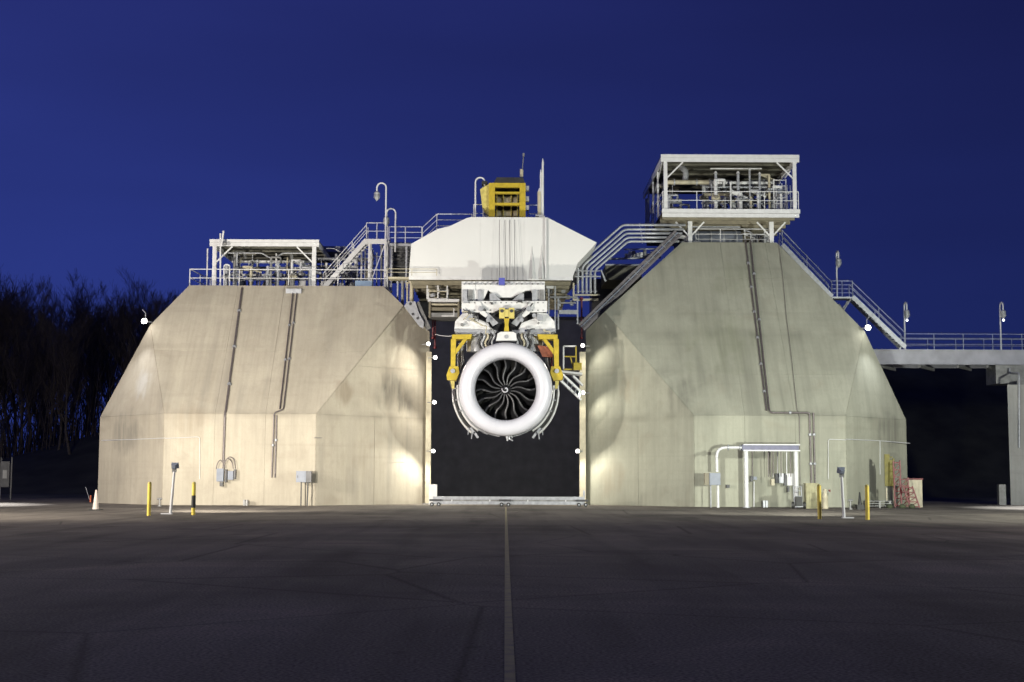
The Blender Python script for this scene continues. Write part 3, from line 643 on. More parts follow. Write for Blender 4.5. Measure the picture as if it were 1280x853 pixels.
# ------------------------------------------------------------------ railings and stairs
def rail(label, pts, h=1.07, step=1.6, r=.026, nmid=1, m=WHITE, toe=False, cat='railing', group=None, flat=None):
    pts = [V(p) for p in pts]; t = thing('guard_rail', pts[0], label, cat, group); U = V((0,0,1))
    for i in range(len(pts)-1):
        a, b = pts[i], pts[i+1]; L = (b-a).length
        if L < .05: continue
        MB().tube([a+U*h, b+U*h], r, 6).build('top_rail', m, t)
        for k in range(nmid): MB().tube([a+U*h*(k+1)/(nmid+1), b+U*h*(k+1)/(nmid+1)], r*.8, 6).build('mid_rail', m, t)
        if toe: MB().bar(a+U*.06, b+U*.06, .012, .10).build('toe_board', m, t)
        n = max(1, round(L/step))
        for k in range(n+(i == len(pts)-2)): c = a.lerp(b, k/n); MB().tube([c, c+U*h], r, 6).build('post', m, t)
    return t
def stairs(label, p, q, wy, name='metal_staircase', rails=True, hr=1.0, m=WHITE, step=1.5):
    p = V(p); q = V(q); t = thing(name, p, label, 'stairs'); U = V((0,0,1)); W = V((0, wy, 0))
    for o in (V((0,0,0)), W): MB().bar(p+o, q+o, .06, .30).build('stringer', m, t)
    n = max(3, int(abs(q.z-p.z)/.21))
    for k in range(n):
        c = p.lerp(q, (k+.5)/n); MB().box(c.x-.15, c.x+.15, c.y+.035, c.y+wy-.035, c.z+.02, c.z+.06).build('tread', GALV, t)
    if rails:
        for o in (V((0,0,0)), W):
            MB().tube([p+o+U*hr, q+o+U*hr], .03, 6).build('handrail', m, t); MB().tube([p+o+U*hr*.5, q+o+U*hr*.5], .024, 6).build('mid_rail', m, t)
            k_ = max(1, round((q-p).length/step))
            for k in range(k_+1): c = p.lerp(q, k/k_)+o; MB().tube([c, c+U*hr], .026, 6).build('post', m, t)
    return t
def pt(px, py, Y, z=None, dz=0):
    p = at(px, py, Y)
    return V((p.x, Y, p.z+dz if z is None else z))
# left bunker roof
zL = zTL
rl = [pt(237, 357, YF(zL)+.55, zL), pt(484, 357, YF(zL)+.55, zL)]
rail('long white railing along the front edge of the left bunker roof', rl, 1.15, 3.4, .035)
rail('short white railing along the outer edge of the left bunker roof', [rl[0], rl[0]+V((.5, 7, 0))], 1.15, 2.4, .032)
# hood rails and walkway
ws = pt(486, 305, 91, 17.0); we = pt(527, 305, 91, 17.0)
t = thing('walkway', ws, 'short raised walkway from the left stairs to the white hood', 'walkway')
MB().box(ws.x, we.x, 91, 92, 16.82, 16.98).build('deck', GALV, t)
for x in (ws.x+.1, (ws.x+we.x)/2, we.x-.2): MB().box(x, x+.12, 91.3, 91.42, zL, 16.818).build('leg', GALV, t)
rail('white railing of the short walkway left of the white hood', [ws+V((0,.05,0)), we+V((0,.05,0))], 1.1, 1.1, .03, 2)
s1 = pt(528, 300, 89); s2 = pt(546, 285, 89); s3 = pt(590, 284, 89, s2.z)
rail('white railing climbing the left shoulder of the white hood', [s1+V((0,0,-.35)), s2+V((0,0,-.25)), s3+V((0,0,-.25))], 1.15, 2.0, .03, 2)
rail('small white railing left of the yellow hoist', [pt(592, 271, 88.3, ztop), pt(604, 271, 88.3, ztop), pt(610, 271, 89.8, ztop)], 1.15, .6, .03)
rail('small white railing right of the yellow hoist', [pt(660, 272, 88.4, ztop), pt(673, 272, 88.4, ztop)], 1.15, .6, .028)
# left stairs
sa = pt(404, 356, 91.4, zL); sb = pt(458, 300, 91.4)
stairs('white steel stairs rising from the left bunker roof', sa+V((0,0,.1)), sb, 1.0)
t = thing('stair_landing', pt(469, 300, 91.4), 'white landing at the head of the left stairs', 'landing')
lz = sb.z; xa, xb = sb.x, pt(484, 300, 91.4).x
MB().box(xa, xb, 91.4, 92.6, lz-.02, lz+.04).build('deck', GALV, t); MB().box(xa, xb, 91.34, 91.398, lz-.28, lz+.05).build('edge_channel', WHITE, t)
for x in (xa+.12, xb-.2):
    for y in (91.42, 92.45): MB().box(x, x+.14, y, y+.14, zL, lz-.022).build('leg', WHITE, t)
MB().bar((xa+.2, 91.45, zL+.2), (xb-.2, 91.45, lz-.4), .05, .05).build('brace', WHITE, t)
rail('railing round the landing at the head of the left stairs', [V((xa, 91.42, lz+.04)), V((xb, 91.42, lz+.04))], 1.1, .7, .032)
# upright pipes under the landing
for i, (px, yt, yb, r, mm, lab) in enumerate(((447, 318, 352, .05, GALV, 'first upright pipe under the left stair landing'), (452, 312, 352, .07, WHITE, 'thick white upright pipe under the left stair landing'), (456.5, 313, 350, .06, GALV, 'grey upright pipe under the left stair landing'), (466, 313, 351, .045, WHITE, 'slim white upright pipe in the middle below the landing'), (471, 316, 350, .045, GALV, 'slim grey upright pipe right of the middle below the landing'), (477, 306, 352, .08, MSTEEL, 'dark upright pipe nearest the tall gooseneck lamp'), (485.5, 300, 356, .10, WHITE, 'stout white upright pipe at the roof corner by the lamps'), (489, 305, 345, .06, GALV, 'slim upright pipe right of the stout white one at the roof corner'))):
    p = pt(px, yb, 92.9, zL); q = pt(px, yt, 92.9); t = thing('standpipe', p, lab, 'pipe', 'upright pipes round the left stair landing')
    MB().tube([p, q], r, 8).build('pipe', mm, t)
    for f in (.02, .45, .97): c = p.lerp(q, f); MB().tube([c, c+V((0,0,.07))], r*1.8, 8).build('flange', mm, t)
    if i % 2 == 0: MB().bend([q-V((0,0,.25)), q+V((.5,.2,-.25)), q+V((.6,1.3,-.25))], r*.8, .2, 8).build('branch', mm, t)
tag(MB().cb(pt(455, 356, 90.9, zL+.02), 1.1, .7, .48).build('storage_bin', LBLUE), 'pale blue bin on the left bunker roof below the stair landing', 'bin')
t = thing('louvre_unit', pt(500, 350, 93.5, 13.9), 'dark louvred equipment unit between the stairs and the white hood', 'equipment unit')
x0, x1, z0, z1 = rect(488, 303, 513, 350, 93.5)
MB().box(x0, x1, 93.6, 95.2, z0, z1).build('casing', DSTEEL, t)
for k in range(9):
    z = z0+.15+k*(z1-z0-.3)/9; MB().add([(x0+.05,93.6,z+.16),(x1-.05,93.6,z+.16),(x1-.05,93.42,z),(x0+.05,93.42,z),(x0+.05,93.6,z+.14),(x1-.05,93.6,z+.14),(x1-.05,93.42,z-.02),(x0+.05,93.42,z-.02)], [(0,1,2,3),(7,6,5,4),(3,2,6,7),(0,3,7,4),(1,5,6,2)]).build('louvre', MSTEEL, t)

# right bunker stairs to the bridge
BY = 96.0
pB = at(1131, 437, BY); zBr = pB.z
pA = at(1066, 371, 95.5); pL = at(1040, 371, 95.5); pT = at(978, 306, 95.5)
stairs('grey steel stairs climbing from the landing to the top of the right bunker', V((pL.x, 95.5, pL.z)), V((pT.x, 95.5, pT.z)), 1.0, m=GALV, step=2.2)
stairs('grey steel stairs descending from the landing to the bridge', V((pA.x, 95.5, pA.z)), V((pB.x-.1, 95.5, zBr+.1)), 1.0, m=GALV, step=2.2)
t = thing('stair_landing', V((pL.x, 95.5, pL.z)), 'grey landing halfway down the right stairs', 'landing')
MB().box(pL.x, pA.x, 95.5, 96.6, pL.z-.12, pL.z).build('deck', GALV, t)
for y in (95.6, 96.4): MB().bar((pA.x-.1, y, pA.z-.12), (pL.x+.2, y, pL.z-1.9), .08, .08).build('brace', MSTEEL, t)
MB().tube([at(1048, 380, 96), at(1075, 415, 96), at(1075, 440, 97)], .06, 6).build('support_strut', MSTEEL, t)
rail('railing round the landing on the right stairs', [V((pL.x, 95.55, pL.z)), V((pA.x, 95.55, pL.z))], 1.1, .7, .03, 3, GALV)
# bridge
t = thing('access_bridge', V((pB.x, BY, zBr)), 'grey elevated bridge running right from the right bunker', 'bridge')
bx0 = at(1092, 445, BY).x; bx1 = 62.0; zb0 = at(1180, 456, BY).z
MB().box(bx0, bx1, BY, BY+.2, zb0, zBr-.08).build('edge_beam', BRIDGE, t)
MB().box(bx0, bx1, BY-.1, BY+3.3, zBr-.078, zBr).build('deck', BRIDGE, t)
MB().box(bx0, bx1, BY+3.0, BY+3.2, zb0, zBr-.08).build('edge_beam', BRIDGE, t)
MB().box(bx0, bx1, BY-.12, BY+.0, zb0, zb0+.06).build('lower_flange', BRIDGE, t)
for px in (1100, 1150, 1198, 1235, 1275):
    x = at(px, 460, BY).x; MB().bar((x, BY+.1, zb0-.12), (x+1.9, BY+3.1, zb0-.12), .14, .2).build('cross_brace', MSTEEL, t)
b0 = V((pB.x, BY, zBr+.003)); rail('long grey railing on the front edge of the bridge', [b0, V((bx1, BY, zBr+.003))], 1.08, 2.05, .028, 2, GALV)
rail('long grey railing on the rear edge of the bridge', [b0+V((.5,3,0)), V((bx1, BY+3, zBr+.003))], 1.08, 2.0, .026, 1, GALV)
# bridge pier
PY = 92.5; a = at(1259, 480, PY); zc = at(1259, 467, PY).z
t = thing('bridge_pier', V((a.x+1.3, PY+1, 0)), 'concrete pier under the bridge at the right edge', 'pier')
MB().prism([(a.x+1.3, PY+3.2, 0), (a.x, PY, 0), (a.x+3.0, PY, 0), (a.x+4.3, PY+3.2, 0)], (0, 0, at(1259, 481, PY).z)).build('shaft', CONC_D, t)
MB().cb((a.x+1.7, PY+2, at(1259, 481, PY).z+.002), 1.2, 1.6, .35).build('bearing', MSTEEL, t)
MB().cb((a.x+1.7, PY+4.5, at(1259, 481, PY).z+.3), 2.4, 2.0, zb0-at(1259, 481, PY).z-.32).build('cap_beam', MSTEEL, t)
MB().bend([at(1262, 460, BY-.3), at(1262, 467, BY-.3), at(1274, 467, PY-.1), at(1274, 560, PY-.1)], .07, .3, 8).build('drain_pipe', GALV, t)
MB().box(a.x-.75, a.x-.3, PY, PY+.4, 0, 1.35).build('kerb_post', MSTEEL, t)
# ------------------------------------------------------------------ jet engine
EY = 82.6
ec = at(632, 486, EY); ex, ez = ec.x, ec.z
k_ = EY/F
RF = 38.6*(EY+1.1)/F; RO = 58.6*(EY+.45)/F                      # fan radius, bellmouth radius
eng = thing('jet_engine', (ex, EY+2, ez-RO), 'large turbofan jet engine with a white bellmouth intake hanging in the gate', 'jet engine')
O = V((ex, EY, ez))
prof = []
rm = (RO+RF)/2; rw = (RO-RF)/2
for i in range(15):                                            # rounded lip: outer edge round the front to the throat
    a = PI*i/14; prof.append((rm+rw*math.cos(a), .50-.50*math.sin(a)))
prof += [(RF-.01, .8), (RF-.02, 1.05), (RF-.02, 1.12)]
prof = [(RO-.10, 1.35), (RO-.02, .9), (RO, .62)]+prof
lip = MB().lathe(prof, O, n=96).build('bellmouth', LIP, eng)
MB().lathe([(RF-.021, 1.12), (RF-.03, 1.16), (RF-.03, 2.6), (.02, 2.6)], O, n=64).build('fan_duct', DUCT, eng)
for h in (.12, .135): pass
MB().lathe([(RO-.35, 1.2), (RO-.22, 1.21), (RO-.22, 2.6), (RO-.35, 4.2), (RO-1.0, 5.6)], O, n=64).build('fan_case', MSTEEL, eng)
for h in (1.5, 2.0, 2.6): MB().lathe([(RO-.21, h), (RO-.08, h+.02), (RO-.08, h+.1), (RO-.21, h+.12)], O, n=64).build('case_flange', GALV, eng)
# fan: sixteen S-curved blades
NB = 16
def blade(a0):
    vs = []; n = 12
    for i in range(n+1):
        t = i/n; r = .27+(RF-.05-.27)*t
        ang = a0+.10*math.sin(t*2*PI+.4)+.09*math.sin(t*PI)-.10*t         # swept S curve seen from the front
        cw = .38+.50*t                                          # chord as seen, trailing edge behind and round the disc
        tw = .20+.42*t; dep = .62-.25*t
        for (o, y, th) in ((0, 0, 0), (cw*.33*math.sin(.9), dep*.5, .03), (cw*.62, dep, 0)):
            aa = ang-o/max(r, .5)*.72
            vs.append((r, aa, .98+y-.10*math.sin(t*PI)+.12*t))
    P3 = [V((ex+r*math.cos(a), EY+y, ez+r*math.sin(a))) for r, a, y in vs]
    fs = [(i*3+j, i*3+j+1, (i+1)*3+j+1, (i+1)*3+j) for i in range(n) for j in (0, 1)]
    b = MB().add(P3, fs, True); m_ = b.build('fan_blade', BLADE, eng)
    le = MB()
    for i in range(n):
        def q(i, off, yy):
            r, a, y = vs[i*3]; return V((ex+r*math.cos(a+off/r), EY+y+yy, ez+r*math.sin(a+off/r)))
        w0 = .03+.02*i/n; w1 = .03+.02*(i+1)/n
        le.add([q(i, w0, .0), q(i, -w0, -.012), q(i+1, -w1, -.012), q(i+1, w1, .0), q(i, -w0*1.4, .06), q(i+1, -w1*1.4, .06)], [(0,1,2,3),(1,4,5,2)], True)
    le.build('leading_edge', LEDGE, m_)
for k in range(NB): blade(2*PI*(k+.25)/NB)
spn = MB().lathe([(.29, 1.12), (.285, .98), (.24, .82), (.15, .68), (.06, .60), (.001, .58)], O, n=32).build('spinner', BLADE, eng)
sw = MB(); L0 = None
def cone(a, r, lift=.012):
    pr = [(.001,.58),(.06,.60),(.15,.68),(.24,.82),(.285,.98)]
    for (r0, h0), (r1, h1) in zip(pr, pr[1:]):
        if r <= r1: h = h0+(h1-h0)*(r-r0)/(r1-r0); break
    return V((ex+r*math.cos(a), EY+h-lift, ez+r*math.sin(a)))
pts = []
for i in range(41):
    t = i/40; a = 2.2-t*5.6; r = .045+.175*t; w_ = .028*(1-.5*t)+.015
    pts.append((a, r, w_))
vs = []
for a, r, w_ in pts: vs += [cone(a, max(.01, r-w_)), cone(a, min(.27, r+w_))]
sw.add(vs, [(2*i, 2*i+1, 2*i+3, 2*i+2) for i in range(40)]).build('spiral_mark', LIP, spn)
# open cowl shells either side, below
def arc_shell(a0, a1, r, y0, y1, th=.07):
    b = MB(); b.lathe([(r, y0), (r+th, y0), (r+th*1.6, (y0+y1)/2), (r+th, y1), (r, y1), (r, y0)], O, n=24, a0=a0, a1=a1); return b
for s in (1, -1):
    m_ = (lambda a: a) if s > 0 else (lambda a: PI-a)
    for (r, y0, y1, aa, bb, mm) in ((RO+.10, 1.6, 3.2, R(-56), R(6), WHITE), (RO+.42, 3.0, 4.6, R(-50), R(10), WHITE), (RO+.28, 2.4, 3.6, R(-54), R(0), BLACK)):
        a0, a1 = sorted((m_(aa), m_(bb))); arc_shell(a0, a1, r, y0, y1).build('cowl_shell', mm, eng)
    for r, an in ((RO+.30, -47), (RO+.36, -53)):
        a = m_(R(an)); p = V((ex+r*math.cos(a), EY+1.7, ez+r*math.sin(a)))
        MB().bar(p, p+V((-s*.25, 0, -.35)), .10, .14).bar(p+V((s*.1,0,.0)), p+V((s*.15,0,-.42)), .05, .06).build('cowl_latch', GALV, eng)
    for k in range(4):
        a = m_(R(14-k*13)); r = RO+.25; p = V((ex+r*math.cos(a), EY+1.55, ez+r*math.sin(a))); MB().cb(p, .10, .2, .07).build('hinge', GALV, eng)
for k, (r, an0, an1) in enumerate(((RO+.02, 95, 265), (RO+.08, 110, 250), (RO+.02, -88, 88))):  # pipework wound round the case
    MB().tube([V((ex+r*math.cos(R(a)), EY+1.45+.1*k, ez+r*math.sin(R(a)))) for a in range(an0, an1+1, 6)], .035, 6).build('bleed_pipe', GALV, eng)
dm = MB(); p = V((ex+.12, EY+1.3, ez-RO))
for i, (dx, dz, ln) in enumerate(((0,0,.42),(.10,.02,.34),(-.08,0,.3),(.2,.0,.25))): dm.tube([p+V((dx,0,.1)), p+V((dx+.03*i,0,-ln+.15))], .045, 6)
dm.bar(p+V((.0,0,-.1)), p+V((.34,0,-.26)), .06, .06).build('drain_mast', GALV, eng)

# ------------------------------------------------------------------ thrust frame above the engine
TY = 84.0
tf = thing('thrust_frame', at(630, 412, TY), 'white and grey steel thrust frame holding the engine under the hood', 'thrust frame')
def plate(name, pts, Y, th, m, parent=tf):
    return MB().prism([at(x, y, Y) for x, y in pts], (0, th, 0)).build(name, m, parent)
plate('upper_plate', ((577,352),(594,352),(594,363),(610,363),(604,376),(594,376),(577,376)), TY, .5, WHITE)
plate('upper_plate', ((594,352),(664,352),(664,363),(657,363.5),(640,372),(624,372),(610,363),(594,363)), TY+.05, .5, WHITE)
plate('upper_plate', ((664,352),(681,352),(681,376),(670,376),(664,363)), TY, .5, WHITE)
plate('gusset_plate', ((612,367),(617,367),(627,376),(612,376)), TY-.2, .25, GALV); plate('gusset_plate', ((655,367),(650,367),(640,376),(655,376)), TY-.2, .25, GALV)
plate('cross_beam', ((577,376.5),(684,376.5),(684,390),(650,391),(640,386),(626,386),(616,391),(577,390)), TY-.35, .5, WHITE)
plate('shade_backing', ((580,360),(682,360),(682,414),(580,414)), TY+1.2, .2, DSTEEL)  # dark sheet stands in for the shade inside the frame openings
for x in (581, 588, 600, 668, 677):
    p = at(x, 374, TY-.05); MB().box(p.x-.14, p.x+.14, TY-.12, TY-.003, p.z-.2, p.z+.55).build('access_cover', MSTEEL if x in (588, 677) else GALV, tf)
for s in (1, -1):
    X = lambda x: 631+s*(x-631)
    plate('side_block', [(X(x), y) for x, y in ((648,412),(652,404),(668,398),(672,391),(684,392),(693,402),(694,411),(660,414))][::s], TY-.1, 1.5, WHITE)
    plate('lower_flange', [(X(x), y) for x, y in ((640,413),(694,411.5),(694,414),(684,418),(652,417),(644,419))][::s], TY-.25, 1.6, GALV)
    plate('link_arm', [(X(x), y) for x, y in ((639,404),(652,391),(658,391),(646,408))][::s], TY-.4, .2, GALV)
    plate('link_arm', [(X(x), y) for x, y in ((668,377),(662,392),(655,397),(652,394),(657,388),(662,377))][::s], TY-.45, .15, WHITE)
    for (xa, ya, r, l_) in ((661, 386, .16, .3), (675, 397, .2, .3), (652, 400, .12, .4)):
        p = at(X(xa), ya, TY-.6); MB().tube([p, p+V((0, l_, 0))], r, 12).build('pin_boss', GALV, tf)
    for (xa, wd, mm) in ((665, .5, GALV), (673, .28, BEIGE)):     # round columns down to the cowl
        MB().tube([at(X(xa), 416, TY+.6), at(X(xa), 440, TY+.6)], wd, 16).build('support_column', mm, tf)
    for i in range(5):
        xx = 645+i*4.2; MB().bend([at(X(xx), 414, TY-.1), at(X(xx-2), 420+i % 3, TY-.35), at(X(xx+3), 428+2*(i % 2), TY-.1), at(X(xx-1), 436, TY)], .07, .2, 6).build('hydraulic_hose', (GALV, DSTEEL, BEIGE, GALV, DSTEEL)[i], tf)
rf = random.Random(17)
for k in range(16):                                             # bolt rows along the beams
    for yy in (354.5, 378.5, 388):
        if yy == 388 and 5 < k < 10: continue
        p = at(580+k*6.6, yy, TY-.38); MB().tube([p, p+V((0,.05 if yy > 370 else .35,0))], .045, 6).build('bolt', MSTEEL if k % 3 else GALV, tf)
for k in range(26):                                             # valves, brackets and small lines
    s_ = rf.choice((-1, 1)); px_ = 631+s_*rf.uniform(14, 58); py_ = rf.uniform(377, 416); p = at(px_, py_, TY-.45-rf.uniform(0, .15))
    q = k % 4
    if q == 0: MB().bend([p, p+V((rf.uniform(-.7,.7),0,0)), p+V((rf.uniform(-.7,.7),-.1,-.5))], .035, .15, 6).build('small_line', rf.choice((GALV, DSTEEL, BEIGE)), tf)
    elif q == 1: MB().cb(p, rf.uniform(.12,.35), .2, rf.uniform(.1,.28)).build('fitting', rf.choice((GALV, MSTEEL, DSTEEL)), tf)
    elif q == 2: MB().tube([p, p+V((0,.3,0))], rf.uniform(.06,.14), 10).build('pin_boss', rf.choice((GALV, BEIGE, MSTEEL)), tf)
    else: MB().bar(p, p+V((rf.uniform(-.5,.5),.05,-.35)), .06, .06).build('small_bracket', rf.choice((MSTEEL, DSTEEL)), tf)
plate('pylon_block', ((622,417),(626,415),(641,415),(645,417),(646,426),(620,426)), TY-.55, .9, WHITE)
p = at(633, 421, TY-.6); MB().tube([p, p+V((0,.1,0))], .12, 12).build('pin_boss', GALV, tf)
hookY = TY-.9
hk = thing('lifting_clamp', at(633, 414, hookY), 'yellow lifting clamp and hook in front of the thrust frame', 'clamp')
for (x0_, y0_, x1_, y1_) in ((624,385,631,398),(636,385,643,398),(631.2,387,635.8,396)):
    a0_, b0_, c0_, d0_ = rect(x0_, y0_, x1_, y1_, hookY); MB().box(a0_, b0_, hookY, hookY+.4, c0_, d0_).build('jaw', YELP, hk)
for x in (627.5, 639.5):
    p = at(x, 389, hookY-.01); MB().tube([p, p+V((0,-.05,0))], .1, 10).build('pin', DSTEEL, hk)
a0_, b0_, c0_, d0_ = rect(630, 398, 636.5, 414, hookY); MB().prism([(a0_,hookY+.1,c0_),(b0_,hookY+.1,c0_),(b0_-.05,hookY+.1,(c0_+d0_)/2),(b0_,hookY+.1,d0_),(a0_,hookY+.1,d0_),(a0_+.05,hookY+.1,(c0_+d0_)/2)], (0,.25,0)).build('shank', YEL, hk)
a0_, b0_, c0_, d0_ = rect(623.5, 352.5, 631, 361, HY-1.2)
t = tag(MB().box(a0_, b0_, TY-.45, TY-.05, c0_, d0_).build('hook_block', BLUE), 'small blue block on the leftmost hoist cable above the frame', 'hoist block')

# yellow swing brackets
for s in (-1, 1):
    X = lambda x: 631+s*(x-631)
    t = thing('engine_bracket', at(X(690), 470, TY-.6), 'yellow support bracket on the %s of the bellmouth, %s' % (('left', 'with loose cables beside it') if s < 0 else ('right', 'next to the small access cage')), 'bracket', 'yellow brackets beside the bellmouth')
    for nm, pts, th, mm in (('top_plate', ((672,418),(697,418.5),(697,424),(674,424)), 1.2, YEL), ('upright', ((692,424.2),(698.5,424.2),(698.5,458),(693,458)), .35, YEL), ('diagonal_strut', ((678,424.3),(683,424.3),(692,436),(692,443)), .25, YEL),
                            ('foot', ((689,458.2),(700,458.2),(704,469),(703,475),(692,476),(688,466)), .8, YEL), ('lower_link', ((694,476.2),(699,476.2),(697,486),(694,486)), .3, YELP)):
        MB().prism([at(X(x), y, TY-.7) for x, y in pts][::s], (0, th, 0)).build(nm, mm, t)
    p = at(X(696), 464, TY-.72); MB().tube([p, p+V((0,-.08,0))], .14, 10).build('bolt', GALV, t)
    for k in range(4):
        MB().bend([at(X(680+k*2.5), 426+k, TY+.1), at(X(684+k*1.6), 440, TY), at(X(681+k*3), 452, TY+.1), at(X(686+k), 462, TY+.2)], .05, .4, 6).build('hose', (DSTEEL, WHITE, CABLE, RED if s > 0 else GALV)[k], t)
    if s < 0:
        for k in range(3): MB().bend([at(569-k*2, 444+k*3, TY), at(566-k*3, 470, TY), at(568-k, 492, TY+.2), at(567, 505-k*4, TY+.3)], .022, .5, 5).build('hanging_cable', CABLE, t)
    else:
        MB().prism([at(x, y, TY-.3) for x, y in ((672,432),(690,434),(691,447),(678,446))], (0, .4, 0)).build('actuator_box', mat('rust_red_primer', (.30,.09,.05), .7), t)

# access cage and folding platform right of the engine
t = thing('access_platform', at(718, 470, 86), 'white and yellow access platform folded out from the right bunker', 'platform')
cg = [at(704.5,433,86), at(720,433,86), at(720,462,86), at(704.5,462,86)]
for a_, b_ in ((0,1),(1,2),(2,3),(3,0)): MB().bar(cg[a_], cg[b_], .09, .09).build('cage_bar', WHITE if a_ in (0, 3) else YEL, t)
MB().bar(at(704.5,446,86), at(720,446,86), .07, .07).build('cage_bar', YEL, t); MB().bar(at(713,446,86), at(717,462,86), .07, .07).build('cage_bar', YEL, t)
MB().prism([at(700,463,86), at(728,466,86), at(728,468.5,86), at(702,466,86)], (0, 1.4, 0)).build('deck', WHITE, t)
for (a_, b_) in (((703,468),(728,492)),((700,475),(726,500)),((716,470),(728,482))): MB().bar(at(*a_, 86), at(*b_, 86.4), .13, .13).build('strut', WHITE, t)
for k in range(4): MB().bar(at(706+k*5, 470+k*5, 86.1), at(703+k*5, 478+k*5, 86.1), .05, .05).build('rung', GALV, t)
MB().cb(at(722, 463, 85.9), .5, .4, .45).build('hinge_block', YEL, t)
# red drop pipes
for (px, y0_, y1_, Y_, lab) in ((541, 392, 424, 89.8, 'dark red drop pipe left of the thrust frame'), (543.7, 388, 436, 90, 'dark red drop pipe just right of its neighbour, left of the frame'), (727, 372, 424, 90, 'dark red drop pipe under the bundle of bent pipes')):
    p = at(px, y1_, Y_); q = at(px, y0_, Y_); q.x = p.x; t = thing('drop_pipe', p, lab, 'pipe')
    MB().tube([p, q], .06, 8).build('pipe', MAROON, t); MB().tube([p, p+V((0,0,.12))], .11, 8).build('coupling', RED, t); MB().tube([q-V((0,0,.15)), q], .11, 8).build('coupling', RED, t)
MB_ = MB().bend([at(544, 418, 88), at(552, 420, 87), at(562, 420.5, 86), at(571, 419, 84)], .02, .4, 5)
tag(MB_.build('slack_cable', WHITE), 'slack white cable running to the left yellow bracket', 'cable')

# ------------------------------------------------------------------ service platforms under the hood
WY = 88.2
t = thing('service_scaffold', at(556, 395, WY), 'caged service scaffold crowded with valves left of the frame', 'scaffold')
x0, x1, z0, z1 = rect(533, 347, 560, 374, WY)
for x in (x0, (x0+x1)/2, x1-.09):
    for y in (WY, WY+1.5): MB().box(x, x+.09, y, y+.09, z0, z1).build('upright', WHITE, t)
for f in (0, .33, .66, .97):
    for y in (WY, WY+1.5): MB().box(x0+.092, x1-.092, y, y+.06, z0+(z1-z0)*f, z0+(z1-z0)*f+.06).build('rail', WHITE if f != .33 else BEIGE, t)
rs = random.Random(5)
for k in range(16):
    x = rs.uniform(x0+.15, x1-.15); z = rs.uniform(z0+.1, z1-.25); y = WY+rs.uniform(.2, 1.2)
    if k % 3 == 0: MB().tube([(x-.3, y, z), (x+.3, y, z)], rs.uniform(.05, .09), 8).build('pipe', (GALV, BEIGE)[k % 2], t)
    elif k % 3 == 1: MB().tube([(x, y-.1, z), (x, y+.15, z)], rs.uniform(.08, .14), 10).build('valve', (GALV, BEIGE)[k % 2], t)
    else: MB().cb((x, y, z), rs.uniform(.15, .35), .2, rs.uniform(.12, .3)).build('fitting', (MSTEEL, GALV)[k % 2], t)
for k, (ya, yb, mm) in enumerate(((374, 377.5, WHITE), (380, 382, BEIGE), (385, 389, TAN), (392, 397, MSTEEL))):
    a0_, b0_, c0_, d0_ = rect(536, ya, 574, yb, WY-.1+.1*k); MB().box(a0_, b0_, WY-.1, WY+2.4, c0_, d0_).build('deck', mm, t)
for x in (537, 573): p = at(x, 397, WY-.2); MB().box(p.x-.06, p.x+.06, WY-.22, WY-.12, p.z, p.z+1.0).build('hanger', TAN, t)
a0_, b0_, c0_, d0_ = rect(552, 386, 568, 396, WY); MB().box(a0_, b0_, WY-.12, WY-.07, c0_, c0_+.06).box(b0_-.06, b0_, WY-.12, WY-.07, c0_+.062, d0_).build('step_frame', WHITE, t)
# walkway across the left shoulder with thin dark rail
t = thing('walkway', at(530, 352, 87), 'narrow cream walkway crossing below the left end of the white hood', 'walkway')
wa, wb = at(486, 349, 87.6), at(575, 349, 87.6)
MB().box(wa.x, at(534, 349, 87.6).x, 87.0, 87.9, wa.z-.06, wa.z+.05).build('deck', BEIGE, t)
t = rail('thin rail of the narrow walkway below the left end of the hood', [V((wa.x, 86.2, wa.z+.02)), V((wb.x-1.4, 86.2, wa.z+.02))], .42, 1.4, .022, 1, BEIGE)
# supports and pipes behind the left bunker shoulder
for i, (px, yt, yb, r, mm, lab) in enumerate(((497, 352, 372, .06, GALV, 'short grey post nearest the roof corner, under the cream walkway'), (503, 352, 382, .10, MSTEEL, 'dark post second from the roof corner under the cream walkway'), (509, 353, 385, .06, BEIGE, 'slim pale post in the middle under the cream walkway'), (514.5, 352, 380, .14, BEIGE, 'stout cream post lit from below under the walkway'))):
    p = at(px, yb, 89.3); q = at(px, yt, 89.3); q.x = p.x; p.z -= 1.2; t = thing('pipe_post', p, lab, 'post', 'posts under the cream walkway')
    MB().tube([p, q], r, 8).build('pipe', mm, t); MB().tube([q-V((0,0,.1)), q], r*1.7, 8).build('flange', mm, t)
t = thing('shoulder_gusset', at(520, 410, 88.6), 'pale grey steel gusset plate on the inner shoulder of the left bunker', 'gusset plate')
MB().prism([at(x, y, 88.6) for x, y in ((505,383),(509,377),(519,377),(524,392),(530,403),(529,411),(524,408))], (0, .12, 0)).build('plate', GALV, t)
for (x, y) in ((513,380),(516,393),(522,398)): p = at(x, y, 88.58); MB().tube([p, p+V((0,-.04,0))], .09, 8).build('bolt', DSTEEL, t)
MB().bar(at(521,378,88.8), at(536,412,88.9), .12, .3).build('edge_rib', MSTEEL, t)
